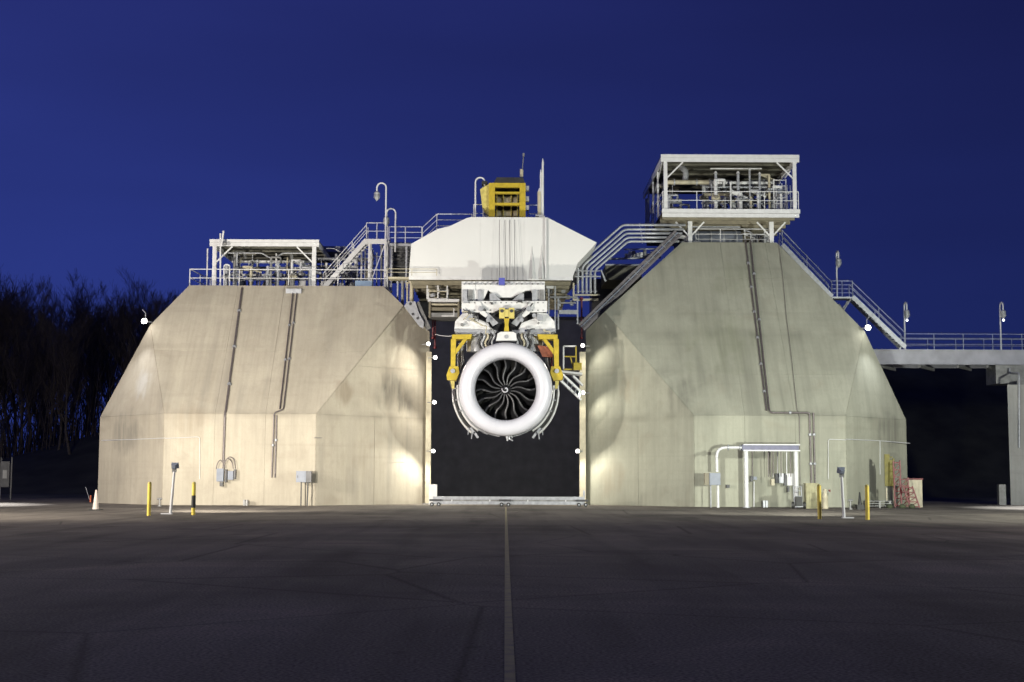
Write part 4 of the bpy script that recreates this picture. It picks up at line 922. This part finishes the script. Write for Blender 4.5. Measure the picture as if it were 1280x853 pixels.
# right side under hood
t = thing('service_scaffold', at(705, 400, WY), 'grey service scaffold right of the thrust frame', 'scaffold')
for (x, ya, yb) in ((686,356,412),(694,352,416),(698,372,412),(722,372,405)):
    a0_, b0_, c0_, d0_ = rect(x-.9, ya, x+.9, yb, WY); MB().box(a0_, b0_, WY, WY+.12, c0_, d0_).build('upright', GALV, t)
for (xa, ya, xb, yb, mm) in ((687,371,722,373,MSTEEL),(698.5,388,722,393,GALV),(683,357,692,361,WHITE),(700,378,720,380,MSTEEL)):
    a0_, b0_, c0_, d0_ = rect(xa, ya, xb, yb, WY); MB().box(a0_, b0_, WY-.12, WY-.003, c0_, d0_).build('beam', mm, t)
for i in range(9):
    x = 683+(i*5.3) % 34; y = 360+(i*7.7) % 24; p = at(x, y, WY+.5); MB().cb(p, .2+.05*(i % 3), .25, .2+.06*(i % 4)).build('valve_block', (GALV, MSTEEL, TAN)[i % 3], t)
a0_, b0_, c0_, d0_ = rect(757, 331, 802, 350, 92.5)
t = thing('soffit_box', V(((a0_+b0_)/2, 92.5, c0_)), 'olive boxed duct between the hood and the right bunker shoulder', 'duct')
MB().box(a0_, b0_, 92.5, 97, c0_, d0_).build('casing', OLIVE, t); MB().box(a0_-.02, b0_+.02, 92.38, 92.498, d0_-.08, d0_+.02).build('lip', GALV, t)
t = thing('valve_rack', at(806, 322, 93.4), 'low rack of grey valves behind the cable tray on the right shoulder', 'valve rack')
for i in range(9):
    p = at(783+i*4.6, 322-(i % 2), 93.4); MB().tube([p, p+V((0,0,.25+.1*(i % 3)))], .12, 8).build('valve', (GALV, WHITE, MSTEEL)[i % 3], t)
MB().tube([at(762,324,93.5), at(826,322,93.5)], .07, 8).build('header_pipe', GALV, t); MB().tube([at(780,312,93.6), at(826,311,93.6)], .05, 8).build('header_pipe', GALV, t)
# bundle of five bent pipes
BY5 = 90.4
for i in range(5):
    ya = (281.5, 287, 292, 297, 302)[i]; xc = (778, 780.5, 782, 783.5, 785)[i]; xv = (722.5, 728, 733, 738, 743.5)[i]; yv = (331, 333, 335, 337, 338)[i]
    p = [at(856-i*2, ya, 92.0), at(820, ya, BY5), at(xc, ya, BY5), at(xv, yv, BY5), at(xv, 367, BY5)]; p[4].x = p[3].x
    t = thing('bent_pipe', p[4], ('outermost', 'second', 'middle', 'fourth', 'innermost')[i]+' of the five bent pipes from the right tower down to the hood', 'pipe', 'bundle of bent pipes')
    MB().bend(p, .085, .25, 10).build('pipe', GALV, t)
    for c in (p[4]+V((0,0,.1)), p[3]+V((0,0,-.4))): MB().tube([c, c+V((0,0,.06))], .14, 10).build('flange', GALV, t)
    c = p[2].lerp(p[1], .5); MB().tube([c, c+V((.06,0,0))], .13, 10).build('flange', GALV, t)
t = thing('pipe_bracket', at(733, 376, BY5), 'cream L-shaped bracket catching the lower ends of the bent pipes', 'bracket')
MB().bar(at(717,354,BY5-.2), at(717,376,BY5-.2), .12, .12).build('upright', BEIGE, t); MB().bar(at(716,375,BY5-.2), at(748,375,BY5-.2), .14, .14).build('lower_bar', BEIGE, t)
MB().bar(at(719,369,BY5-.25), at(750,369,BY5-.25), .1, .1).build('upper_bar', BEIGE, t); MB().bar(at(719,346,BY5-.18), at(751,346,BY5-.18), .08, .08).build('clamp_bar', GALV, t)
MB().bar(at(719,339,BY5-.18), at(750,339,BY5-.18), .06, .06).build('clamp_bar', GALV, t); MB().bar(at(751,338,BY5), at(757,352,BY5), .25, .1).build('side_plate', GALV, t)
# cable tray down the inner shoulder of the right bunker
t = thing('cable_tray', at(790, 360, 90), 'purple grey cable tray running down the inner shoulder of the right bunker', 'cable tray')
ta, tb = V((11.5, 91.2, 17.65)), V((4.95, 88.3, 11.05))
for o in (V((0,0,0)), V((-.30,.0,.28))):
    MB().bar(ta+o, tb+o, .05, .16).build('side_rail', CABLE, t)
for k in range(17):
    c = ta.lerp(tb, (k+.5)/17); MB().bar(c+V((0,.0,0)), c+V((-.30,0,.28)), .04, .04).build('rung', MSTEEL, t)
for o in (V((-.1,.03,.1)), V((-.18,.03,.18))): MB().tube([ta+o, ta.lerp(tb, .5)+o+V((0,0,-.03)), tb+o], .05, 6).build('cable', GBOX if o.x < -.15 else CABLE, t)
MB().prism([at(x, y, 90.8) for x, y in ((807,323),(820,321),(822,324),(806,337),(804,331))], (0,.1,0)).build('gusset', GALV, t)
MB().prism([at(x, y, 89.6) for x, y in ((752,380),(760,378),(741,402),(737,404))], (0,.1,0)).build('gusset', GALV, t)

# ------------------------------------------------------------------ piping skids
def skid(label, x0, x1, y0, y1, z0, z1, n, seed, hdr=3, name='pipe_skid'):
    rs = random.Random(seed); t = thing(name, ((x0+x1)/2, (y0+y1)/2, z0), label, 'piping')
    H = z1-z0; mats = (GALV, WHITE, BEIGE, GALV, MSTEEL)
    for k in range(hdr):
        z = z0+H*(.28+.62*k/max(1, hdr-1)); y = y0+(y1-y0)*rs.uniform(.1, .9); r = rs.choice((.05, .08, .11))
        if k == hdr-1:                                          # top header with an expansion kink
            xm = (x0+x1)/2; MB().bend([(x0,y,z),(xm-.6,y,z),(xm-.1,y,z-.3),(xm+.3,y,z-.3),(xm+.8,y,z),(x1,y,z)], .05, .12, 8).build('header_pipe', GALV, t)
        else: MB().tube([(x0,y,z),(x1,y,z)], r, 10).build('header_pipe', mats[k % 3], t)
    for k in range(n):
        x = x0+(x1-x0)*(k+rs.uniform(.2,.8))/n; y = rs.uniform(y0, y1); zt = z0+H*rs.uniform(.35, .95); r = rs.choice((.04, .06, .09, .13)); m_ = rs.choice(mats)
        MB().tube([(x,y,z0),(x,y,zt)], r, 8).build('riser', m_, t)
        for q in range(rs.randint(1, 2)):
            z = z0+(zt-z0)*rs.uniform(.25, .9); MB().tube([(x,y,z),(x,y,z+.07)], r*2, 10).build('flange', GALV, t)
        if k % 2 == 0:
            z = z0+(zt-z0)*rs.uniform(.4, .9); v_ = MB().lathe([(r,-.18),(r*2.4,-.08),(r*2.4,.08),(r,.18)], (x,y,z), 'Z', 10).build('valve', rs.choice((GALV, BEIGE)), t)
            MB().tube([(x,y-.1,z),(x,y-.35,z)], .02, 5).lathe([(.10,-.36),(.12,-.35),(.10,-.34),(.08,-.35),(.10,-.36)], (x,y,z), 'Y', 10).build('handwheel', MSTEEL, v_)
        if k % 3 == 1: MB().bend([(x,y,zt),(x,y,zt+.01),(x+rs.choice((-.6,.6)),y,zt+.01),(x+.6,y+.5,zt-.3)], r*.8, .12, 6).build('elbow_pipe', m_, t)
        if k % 4 == 2: MB().cb((x+.2, y, z0+H*rs.uniform(.1,.5)), rs.uniform(.25,.5), .35, rs.uniform(.25,.5)).build('instrument_box', rs.choice((GBOX, GALV, WHITE)), t)
    return t

# canopy on the left bunker
def frame_roof(label, x0, x1, y0, y1, zf, zr, th, post_w, name='steel_canopy', legs_z=None):
    t = thing(name, ((x0+x1)/2, y0, zf), label, 'canopy'); m = WHITE
    MB().box(x0-.05, x1+.05, y0-.06, y0-.003, zr-th*.45, zr).build('fascia', m, t); MB().box(x0-.05, x1+.05, y0-.03, y0+.0, zr-th, zr-th*.45-.01).build('fascia', m, t)
    MB().box(x0, x1, y0, y1, zr-.10, zr-.02).build('roof_sheet', OLIVE, t)
    for k in range(int((y1-y0)/1.5)):
        y = y0+.8+k*1.5; MB().box(x0+.1, x1-.1, y, y+.09, zr-.22, zr-.102).build('purlin', OLIVE, t)
    for x in (x0, x1-.12): MB().box(x, x+.12, y0+.002, y1, zr-th*.9, zr-.102).build('side_beam', m, t)
    for x in (x0+.14, x1-.14-post_w):
        for y in (y0+.02, y1-.3): MB().box(x, x+post_w, y, y+post_w, zf, zr-th).build('post', m, t)
        s = 1 if x < (x0+x1)/2 else -1; c = x+post_w/2
        for y in (y0+.1, y1-.2): MB().bar((c, y, zr-th-1.15), (c+s*1.15, y, zr-th), .09, .09).build('knee_brace', m, t)
    return t
CY = 90.6; x0, x1, _, zr = rect(263, 300, 398, 309, CY); zr += 0
frame_roof('low flat white canopy over the piping on the left bunker roof', x0, x1, CY, CY+9.5, zL, zr, .45, .26)
skid('tangled grey piping and valves under the left canopy', x0+.9, x1-.5, CY+.6, CY+3.6, zL, zr-.4, 26, 21, 6)
t = thing('steel_canopy', (x1+2, CY+9, zL), 'small pale rear canopy edge showing behind the left stairs', 'canopy')
a0_, b0_, c0_, d0_ = rect(399, 308, 432, 316, CY+6); MB().box(a0_, b0_, CY+6, CY+9, d0_-.4, d0_).build('roof_sheet', GALV, t)
for x in (a0_+.3, b0_-.3): MB().box(x, x+.15, CY+6.2, CY+6.35, zL, d0_-.402).build('post', GALV, t)
skid('grey piping behind the left stairs', a0_, b0_+2.2, CY+2.4, CY+4.5, zL, d0_-.3, 16, 31, 5)
t = thing('camera_mast', pt(276, 356, CY-.3, zL), 'white mast with a small camera at the left canopy', 'mast')
q = at(275.5, 292, CY-.3); p = pt(275.5, 356, CY-.3, zL); MB().tube([p, q], .06, 8).build('pole', WHITE, t)
MB().bar(at(277, 308, CY-.4), at(279.5, 289, CY-.4), .1, .12).build('antenna', WHITE, t); MB().lathe([(.02,.12),(.13,.05),(.13,-.1),(.02,-.16)], at(281, 304, CY-.45), 'Z', 10).build('camera', MSTEEL, t)
p = pt(258.5, 356, CY+1, zL); tag(MB().tube([p, at(259.5, 311, CY+1)], .05, 8).build('vent_pipe', WHITE), 'slim white pipe just left of the left canopy corner post', 'vent pipe')
t = thing('pipe_loop', pt(283, 356, CY-.1, zL), 'white hooped pipe beside the left canopy mast', 'pipe')
MB().bend([pt(280,356,CY-.1,zL), at(280,331,CY-.1), at(287,331,CY-.1), pt(287,356,CY-.1,zL)], .05, .3, 8).build('hoop', WHITE, t); MB().bend([pt(292,356,CY+.2,zL), at(292,335,CY+.2), at(297,335,CY+.6)], .05, .2, 8).build('branch', GALV, t)

# tower on the right bunker
QY = 90.8; x0, x1, zf0, zf1 = rect(832, 262, 999, 271.5, QY); xr0, xr1, _, zr = rect(827, 194, 996.5, 203.5, QY)
xc0 = min(x0, xr0)
tw = frame_roof('tall white two-level steel tower with roof on the right bunker', xc0, x1, QY, QY+12.5, zf1, zr, .5, .24, 'steel_tower')
tw['category'] = 'tower'
MB().box(xc0, x1+.05, QY-.06, QY+.05, zf1-.27, zf1).build('deck_beam', WHITE, tw); MB().box(xc0+.02, x1, QY-.02, QY+.08, zf0, zf1-.29).build('deck_beam', WHITE, tw)
MB().box(xc0+.1, x1-.05, QY+.06, QY+12.4, zf1-.12, zf1-.02).build('deck', TAN, tw)
for k in range(8): MB().box(xc0+.15, x1-.1, QY+1+k*1.5, QY+1.12+k*1.5, zf0, zf1-.122).build('joist', TAN, tw)
for (px) in (862, 963.5):
    x = at(px, 290, 92.6).x; MB().box(x-.14, x+.14, 92.3, 92.58, zTR-.1, zf0-.002).build('leg', WHITE, tw); MB().box(x-.14, x+.14, 100, 100.28, zTR, zf0-.002).build('leg', WHITE, tw)
    for s in (-1, 1): MB().bar((x+s*.1, 92.44, zf0-.95), (x+s*.95, 92.44, zf0-.02), .09, .1).build('knee_brace', WHITE, tw)
x = xr0+.3; MB().bar((xc0+.05, QY+.3, zr-.55), (xc0+.05, QY+12, zf1+.3), .07, .07).build('side_brace', WHITE, tw)
for k in range(1, 4): MB().box(xc0+.03, xc0+.15, QY+k*3.1, QY+k*3.1+.12, zf1, zr-.5).build('side_post', WHITE, tw)
rail('white railing round the upper deck of the right tower', [V((xc0+.08, QY+12, zf1)), V((xc0+.08, QY+.1, zf1)), V((x1-.02, QY+.1, zf1)), V((x1-.02, QY+12, zf1))], 1.2, 2.2, .032, 1, WHITE)
rail('white railing at the foot of the right tower under its deck', [V((at(870,297,92.7).x, 92.75, zTR)), V((at(962,297,92.7).x, 92.75, zTR))], 1.05, 1.6, .03, 2, WHITE)
skid('dense upright piping and valves on the upper deck of the right tower', at(878,250,94).x, at(972,250,94).x, QY+.9, QY+4.2, zf1, zr-.75, 38, 41, 6)
skid('piping at the rear left of the right tower deck', xc0+.5, xc0+1.8, QY+1.5, QY+10, zf1, zr-.7, 14, 51, 3)
t = thing('exhaust_duct', at(858, 228, 93), 'horizontal grey duct with an elbow on the upper deck of the right tower', 'duct')
MB().tube([at(832,228,93), at(888,228,93)], .16, 12).build('duct', BEIGE, t); MB().bend([at(856,228,93.4), at(858,215,93.4), at(850,207,94), at(862,203,95)], .2, .4, 12).build('elbow', GALV, t)
MB().tube([at(834,252,93.5), at(852,252,93.5)], .18, 12).build('lower_duct', GALV, t)
for px in (842, 870, 886): p = at(px, 228, 93); MB().tube([p, p+V((.08,0,0))], .24, 12).build('flange', GALV, t)
t = thing('ladder_cage', at(975, 259, 92), 'white caged frame full of small pipes at the right end of the tower deck', 'cage')
x0_, x1_, z0_, z1_ = rect(967, 224, 983, 259, 92)
for x in (x0_, x1_-.07):
    for y in (92, 93.4): MB().box(x, x+.07, y, y+.07, zf1, z1_).build('upright', WHITE, t)
for k in range(6):
    z = zf1+.2+(z1_-zf1-.3)*k/5; MB().box(x0_+.072, x1_-.072, 92, 92.06, z, z+.05).build('bar', WHITE, t)
    MB().tube([(x0_+.25+.2*k, 92.6, zf1), (x0_+.25+.2*k, 92.6, z1_-.3)], .035, 6).build('tube', GALV, t)
MB().bar(at(977,222,92), at(986,212,92), .06, .06).build('stay', WHITE, t); MB().bar(at(981,223,92), at(988,214,92), .06, .06).build('stay', WHITE, t)
p0, p1 = at(888,211,92.6), at(952,211,92.6); tag(MB().tube([p0, p1], .05, 8).build('overhead_pipe', WHITE), 'thin white pipe slung under the roof of the right tower', 'pipe')
for px, yt, r, lab in ((895,217,.10,'upright silencer at the left of the tower deck piping'), (923,217,.10,'upright silencer in the middle of the tower deck piping'), (937.5,213,.07,'tallest slim silencer right of the middle of the tower deck'), (950,218,.08,'slim silencer nearest the caged frame on the tower deck')):
    p = at(px, 255, 92); p.z = zf1; q = at(px, yt, 92); q.x = p.x; t = thing('silencer', p, lab, 'silencer', 'upright silencers on the right tower')
    MB().tube([p, q], r, 10).build('stack', GALV, t); MB().tube([q, q+V((0,0,.15))], [r*1.5, r*.6], 10).build('cap', WHITE, t)
    for f in (.3, .7): c = p.lerp(q, f); MB().tube([c, c+V((0,0,.06))], r*1.5, 10).build('flange', GALV, t)
t = thing('storage_tank', at(895, 296, 94), 'long grey horizontal tank under the deck of the right tower', 'tank')
p, q = V((at(866,290,94).x, 94.4, zTR+.65)), V((at(926,290,94).x, 94.4, zTR+.65)); MB().tube([p-V((.15,0,0)), p, q, q+V((.15,0,0))], [.3,.55,.55,.3], 20).build('shell', GBOX, t)
for f in (.1,.37,.63,.9): c = p.lerp(q, f); MB().tube([c, c+V((.08,0,0))], .58, 20).build('band', GALV, t)
for f in (.2,.8): c = p.lerp(q, f); MB().box(c.x-.1, c.x+.1, 94.0, 94.8, zTR, zTR+.25).build('saddle', MSTEEL, t)
MB().tube([p+V((0,-.2,.8)), q+V((0,-.2,.8))], .06, 8).build('feed_pipe', GALV, t)
skid('small dark valves under the right end of the tower deck', at(930,290,94).x, at(962,290,94).x, 93.4, 96, zTR, zTR+1.3, 7, 61, 2)
skid('small valves and braces under the left end of the tower deck', at(856,290,94).x, at(866,290,94).x, 93.2, 95, zTR, zTR+1.3, 3, 71, 1)

# ------------------------------------------------------------------ things at the foot of the walls
FYw = 82.2
t = thing('electrical_cabinet', V((at(379,632,FYw).x, FYw, 0)), 'grey cabinet on two thin legs in front of the left bunker', 'cabinet')
a0_, b0_, c0_, d0_ = rect(370, 589, 389, 603, FYw); MB().box(a0_, b0_-.3, FYw, FYw+.5, c0_, d0_).build('box', GBOX, t); MB().box(b0_-.3+.003, b0_, FYw+.02, FYw+.5, c0_, d0_).build('side_box', DSTEEL, t)
MB().box(a0_+.06, b0_-.36, FYw-.02, FYw-.001, c0_+.06, d0_-.06).build('door', GBOX, t); MB().box(a0_+.08, a0_+.11, FYw-.05, FYw-.021, c0_+.25, c0_+.4).build('handle', DSTEEL, t)
for px in (375.5, 383.5): x = at(px, 620, FYw).x; MB().tube([(x, FYw+.25, 0), (x, FYw+.25, c0_)], .035, 6).build('leg', DSTEEL, t)
MB().tube([(at(380,620,FYw).x, FYw+.3, c0_), (at(380,620,FYw).x, FYw+.9, 0)], .02, 5).build('earth_wire', DSTEEL, t)
def foot(px, py, w_, h_, lab, m=MSTEEL, Y=82.6):
    x = at(px, py, Y).x; t = thing('ground_box', (x, Y, 0), lab, 'socket box')
    MB().box(x-w_/2, x-.02, Y, Y+.3, 0, h_).build('housing', m, t); MB().box(x+.02, x+w_/2, Y, Y+.3, 0, h_).build('housing', m, t); MB().box(x-.019, x+.019, Y+.05, Y+.25, 0, h_*.8).build('divider', DSTEEL, t)
foot(306.5, 630, .26, .34, 'small dark twin socket box at the foot of the left bunker'); foot(957, 633, .28, .40, 'small grey twin socket box at the foot of the wall under the pipe frame', GALV)
def standp(px, Y, h_, lab, m=MSTEEL):
    x = at(px, 630, Y).x; t = thing('hose_outlet', (x, Y, 0), lab, 'outlet', 'short outlets in front of the bunkers'); MB().tube([(x,Y,0),(x,Y,h_)], .05, 8).build('riser', m, t); MB().tube([(x-.13,Y,h_),(x+.13,Y,h_)], .06, 8).build('head', m, t); MB().tube([(x,Y,0),(x,Y,.04)], .12, 10).build('flange', m, t)
standp(199.5, 80, .42, 'short T-shaped outlet between the left bollard and floodlight pole'); standp(1063, 78, .50, 'short T-shaped outlet right of the right floodlight pole')
# tall cone at the left corner
g = gnd(119.5, 638); t = thing('traffic_cone', g, 'tall pale weathered cone at the outer corner of the left bunker', 'traffic cone')
MB().lathe([(.16,.05),(.13,.3),(.04,1.0),(.02,1.01)], g, 'Z', 20).build('body', CONEM, t); MB().box(g.x-.28, g.x+.28, g.y-.28, g.y+.28, 0, .045).build('base', BLACK, t)
t = thing('marker_flag', at(112, 630, 92), 'leaning thin marker stick with an orange base left of the tall cone', 'marker')
p = at(113, 629, 92); p.z = 0; MB().tube([p, at(107, 609, 92)], .02, 5).build('stick', GALV, t); MB().tube([p, p+V((0,0,.45))], [.08,.04], 8).build('base', ORANGE, t)
g = gnd(1075, 637); t = thing('traffic_cone', V((g.x, 78, 0)), 'slim black cone beside the rightmost yellow bollard', 'traffic cone')
MB().lathe([(.12,.25),(.03,.95),(.01,.96)], V((g.x*78/g.y, 78, 0)), 'Z', 14).build('body', BLACK, t); MB().box(g.x*78/g.y-.2, g.x*78/g.y+.2, 77.8, 78.2, 0, .26).build('weighted_base', BLACK, t); t.location.x = g.x*78/g.y
for ch in t.children: ch.location.x -= t.location.x-g.x
# pipe frame in front of the right bunker
PFY = 81.4
a0_, b0_, c0_, d0_ = rect(928, 556, 998.5, 563.5, PFY)
t = thing('utility_gantry', V(((a0_+b0_)/2, PFY, 0)), 'door-height pipe frame with a blue grey lintel in front of the right bunker', 'pipe frame')
MB().box(a0_, b0_, PFY, PFY+.35, c0_, d0_).build('lintel', BEAMP, t)
MB().box(a0_+.05, b0_+.05, PFY-.12, PFY-.002, c0_-.03, c0_+.04).build('lower_flange', WHITE, t); MB().box(a0_+.05, b0_+.05, PFY-.12, PFY-.002, d0_-.04, d0_+.02).build('upper_flange', WHITE, t)
for px in (933.5, 996): x = at(px, 600, PFY).x; MB().tube([(x, PFY+.15, 0), (x, PFY+.15, c0_-.032)], .13, 14).build('leg', WHITE, t); MB().tube([(x, PFY+.15, 0), (x, PFY+.15, .05)], .22, 14).build('foot_flange', GALV, t)
MB().bend([(a0_-.002, PFY+.15, (c0_+d0_)/2), (at(896,560,PFY).x, PFY+.15, (c0_+d0_)/2), (at(896.5,560,PFY).x, PFY+.15, at(896,590,PFY).z)], .085, .55, 12).build('bent_pipe', WHITE, t)
for px in (910, 925): p = at(px, 559.5, PFY); MB().tube([(p.x, PFY+.15, (c0_+d0_)/2), (p.x+.07, PFY+.15, (c0_+d0_)/2)], .17, 12).build('flange', GALV, t)
for px in (962, 968, 978, 985, 990): x = at(px, 600, PFY).x; MB().tube([(x, PFY+.3, c0_), (x, PFY+.35, at(px, 592+(px % 4)*2, PFY).z)], .028, 6).build('drop_conduit', WHITE if px % 2 else CONDUIT, t)
t = thing('electrical_cabinet', V((at(892,636,PFY).x, PFY, 0)), 'blue grey cabinet with a brown side on two legs left of the pipe frame', 'cabinet')
a0_, b0_, c0_, d0_ = rect(887, 591.5, 900.5, 606.5, PFY-.3); MB().box(a0_, b0_, PFY-.3, PFY+.05, c0_, d0_).build('box', GBOX, t); MB().box(a0_+.04, b0_-.04, PFY-.325, PFY-.301, c0_+.04, d0_-.04).build('door', GBOX, t)
a1_ = at(881, 600, PFY-.3).x; MB().box(a1_, a0_-.01, PFY-.25, PFY+.05, c0_, d0_).build('side_box', TAN, t)
for px, r in ((888.5, .035), (897.5, .08)): x = at(px, 620, PFY).x; MB().tube([(x, PFY, 0), (x, PFY, c0_)], r, 10).build('leg', WHITE if r > .05 else GALV, t)
# hand truck
hx = at(998, 630, 79.5).x; HYt = 79.5
t = thing('hand_truck', (hx, HYt, 0), 'small wheeled cart with dark tyres leaning at the right leg of the pipe frame', 'hand truck')
for s in (-.32, .32):
    w_ = MB().tube([(hx+s-.05, HYt-.1, .2), (hx+s+.05, HYt-.1, .2)], .20, 16).build('wheel', BLACK, t); MB().tube([(hx+s-.06, HYt-.1, .2), (hx+s+.06, HYt-.1, .2)], .08, 10).build('hub', GALV, w_)
    MB().tube([(hx+s*.7, HYt, .12), (hx+s*.7, HYt+.25, 1.25)], .025, 6).build('rail', GALV, t)
for z in (.35, .7, 1.0, 1.25): MB().tube([(hx-.22, HYt+.2*z, z), (hx+.22, HYt+.2*z, z)], .02, 6).build('cross_bar', GALV, t)
MB().box(hx-.22, hx+.22, HYt-.25, HYt, .1, .13).build('toe_plate', GALV, t); MB().cb((hx, HYt-.08, .14), .34, .28, .55).build('black_case', BLACK, t)
MB().tube([(hx-.32, HYt-.1, .2), (hx+.32, HYt-.1, .2)], .02, 6).build('axle', DSTEEL, t)
# faded yellow barrier panel, barrel, red racks
bx = at(1015.5, 630, 79.8).x
t = thing('panelled_bin', (bx, 79.8, 0), 'faded yellow panelled bin behind the bollard at the pipe frame', 'bin')
MB().box(bx-.36, bx+.36, 79.8, 80.3, 0, 1.38).build('body', PALEY, t)
for k in range(5): x = bx-.30+k*.15; MB().box(x-.02, x+.02, 79.77, 79.799, .05, 1.3).build('rib', PALEY, t)
MB().box(bx-.38, bx+.38, 79.76, 80.34, 1.382, 1.44).build('lid', PALEY, t)
hx = at(1031.5, 630, 79).x
t = thing('water_barrel', (hx, 79, 0), 'beige round drum standing just right of the faded yellow bin', 'drum'); MB().lathe([(.001,0),(.17,0),(.18,.1),(.16,.6),(.18,.62),(.12,.85),(.10,1.1),(.001,1.12)], (hx,79,0), 'Z', 16).build('body', BEIGE, t)
MB().tube([(hx+.3,79.2,.95),(hx+.3,79.2,1.08)], .06, 8).build('red_cap', RED, t); MB().tube([(hx+.1,79.1,.9),(hx+.3,79.2,.98)], .02, 5).build('spout', GALV, t)
# yellow ladder panels, red racks
YY = 83.6
t = thing('wall_ladder', at(1113, 611, YY), 'olive yellow double panel standing upright at the outer corner of the right bunker', 'ladder panel')
for (xa, xb, ya, yb) in ((1106.5,1108.5,568,608),(1109.5,1112,568,608),(1113,1115.5,575,608),(1116.5,1118,573,610)):
    a0_, b0_, c0_, d0_ = rect(xa, ya, xb, yb, YY); MB().box(a0_, b0_, YY, YY+.08, c0_, d0_).build('rail', OLY, t)
for k in range(7): a0_, b0_, c0_, d0_ = rect(1108.6, 571+k*5.5, 1116.4, 572.2+k*5.5, YY); MB().box(a0_, b0_, YY+.082, YY+.12, c0_, d0_).build('rung', OLY, t)
for px in (1108, 1117): p = at(px, 610, YY+.06); MB().box(p.x-.03, p.x+.03, YY+.02, YY+.1, 0, p.z-.002).build('leg', BEIGE, t)
def rack(xa, xb, yt, Y, lab, lean=0, nb=4, m=RED):
    a0_, b0_, _, d0_ = rect(xa, yt, xb, 636, Y); t = thing('red_rack', ((a0_+b0_)/2, Y, 0), lab, 'rack', 'red steel racks at the right bunker corner')
    for x in (a0_, b0_): MB().bar((x, Y, 0), (x+lean, Y+.2, d0_), .07, .07).build('upright', m, t)
    for k in range(nb+1): f = (k+.3)/(nb+.6); MB().bar((a0_+lean*f, Y+.2*f, d0_*f), (b0_+lean*f, Y+.2*f, d0_*f), .06, .06).build('cross_bar', m, t)
    for k in range(nb): f = (k+.3)/(nb+.6); f2 = (k+1.3)/(nb+.6); MB().bar((a0_+lean*f, Y+.2*f-.04, d0_*f), (b0_+lean*f2, Y+.2*f2-.04, d0_*f2), .04, .04).build('diagonal', m, t)
rack(1119, 1126, 576, 83, 'tallest red rack, nearest the olive yellow panel', 0, 6); rack(1127, 1136, 597, 82.6, 'middle red rack of the three at the right bunker corner', 0, 4)
rack(1138, 1149, 608, 82.2, 'lowest leaning red rack in front of the beige locker', -.35, 4, RED)
lx = at(1145, 630, 84.5); t = thing('storage_locker', (lx.x, 84.5, 0), 'beige locker behind the red racks at the right bunker corner', 'locker')
zt_ = at(1145, 600, 84.5).z; MB().box(lx.x-.45, lx.x+.4, 84.5, 85.2, 0, zt_).build('body', BEIGE, t); MB().box(lx.x-.4, lx.x+.35, 84.47, 84.498, .1, zt_-.08).build('door', BEIGE, t); MB().box(lx.x-.5, lx.x+.45, 84.45, 85.25, zt_+.002, zt_+.09).build('top', RED, t)
for k in range(4): MB().box(lx.x-.36+k*.18, lx.x-.34+k*.18, 84.45, 84.469, .15, zt_-.12).build('rib', BEIGE, t)
px0 = at(1099, 636, 82).x; t = thing('pallet_stack', (px0, 82, 0), 'low stack of grey pallets at the wall left of the red racks', 'pallet')
for k in range(3):
    MB().box(px0-.75, px0+.75, 82, 83, .14*k+.10, .14*k+.135).build('deck_board', MSTEEL, t)
    for dx in (-.7, 0, .6): MB().box(px0+dx, px0+dx+.1, 82.02, 82.98, .14*k, .14*k+.098).build('bearer', MSTEEL, t)
for i, px in enumerate((1112, 1128, 1140)):
    x = at(px, 636, 81.5).x; tag(MB().lathe([(.001,0),(.16,0),(.2,.12),(.1,.24),(.001,.26)], (x,81.5,0), 'Z', 12).build('sand_bag', MOSS), ('dark sandbag beside the grey pallets', 'dark sandbag under the middle red rack', 'dark sandbag under the leaning red rack')[i], 'sandbag', 'sandbags at the racks')
# something pale at the far left edge: notice board
p = at(7, 598, 100); t = thing('utility_board', (p.x, 100, 0), 'dim blue grey utility board at the far left edge before the hill', 'board')
MB().box(p.x-.4, p.x+.25, 100, 100.12, .9, 2.7).build('panel', DSTEEL, t)
for dx in (-.4, .35): MB().box(p.x+dx-.05, p.x+dx+.05, 100.12, 100.2, 0, 3.0).build('post', DSTEEL, t)
MB().box(p.x-.2, p.x+.1, 99.95, 99.999, 1.5, 2.1).build('notice', MSTEEL, t)
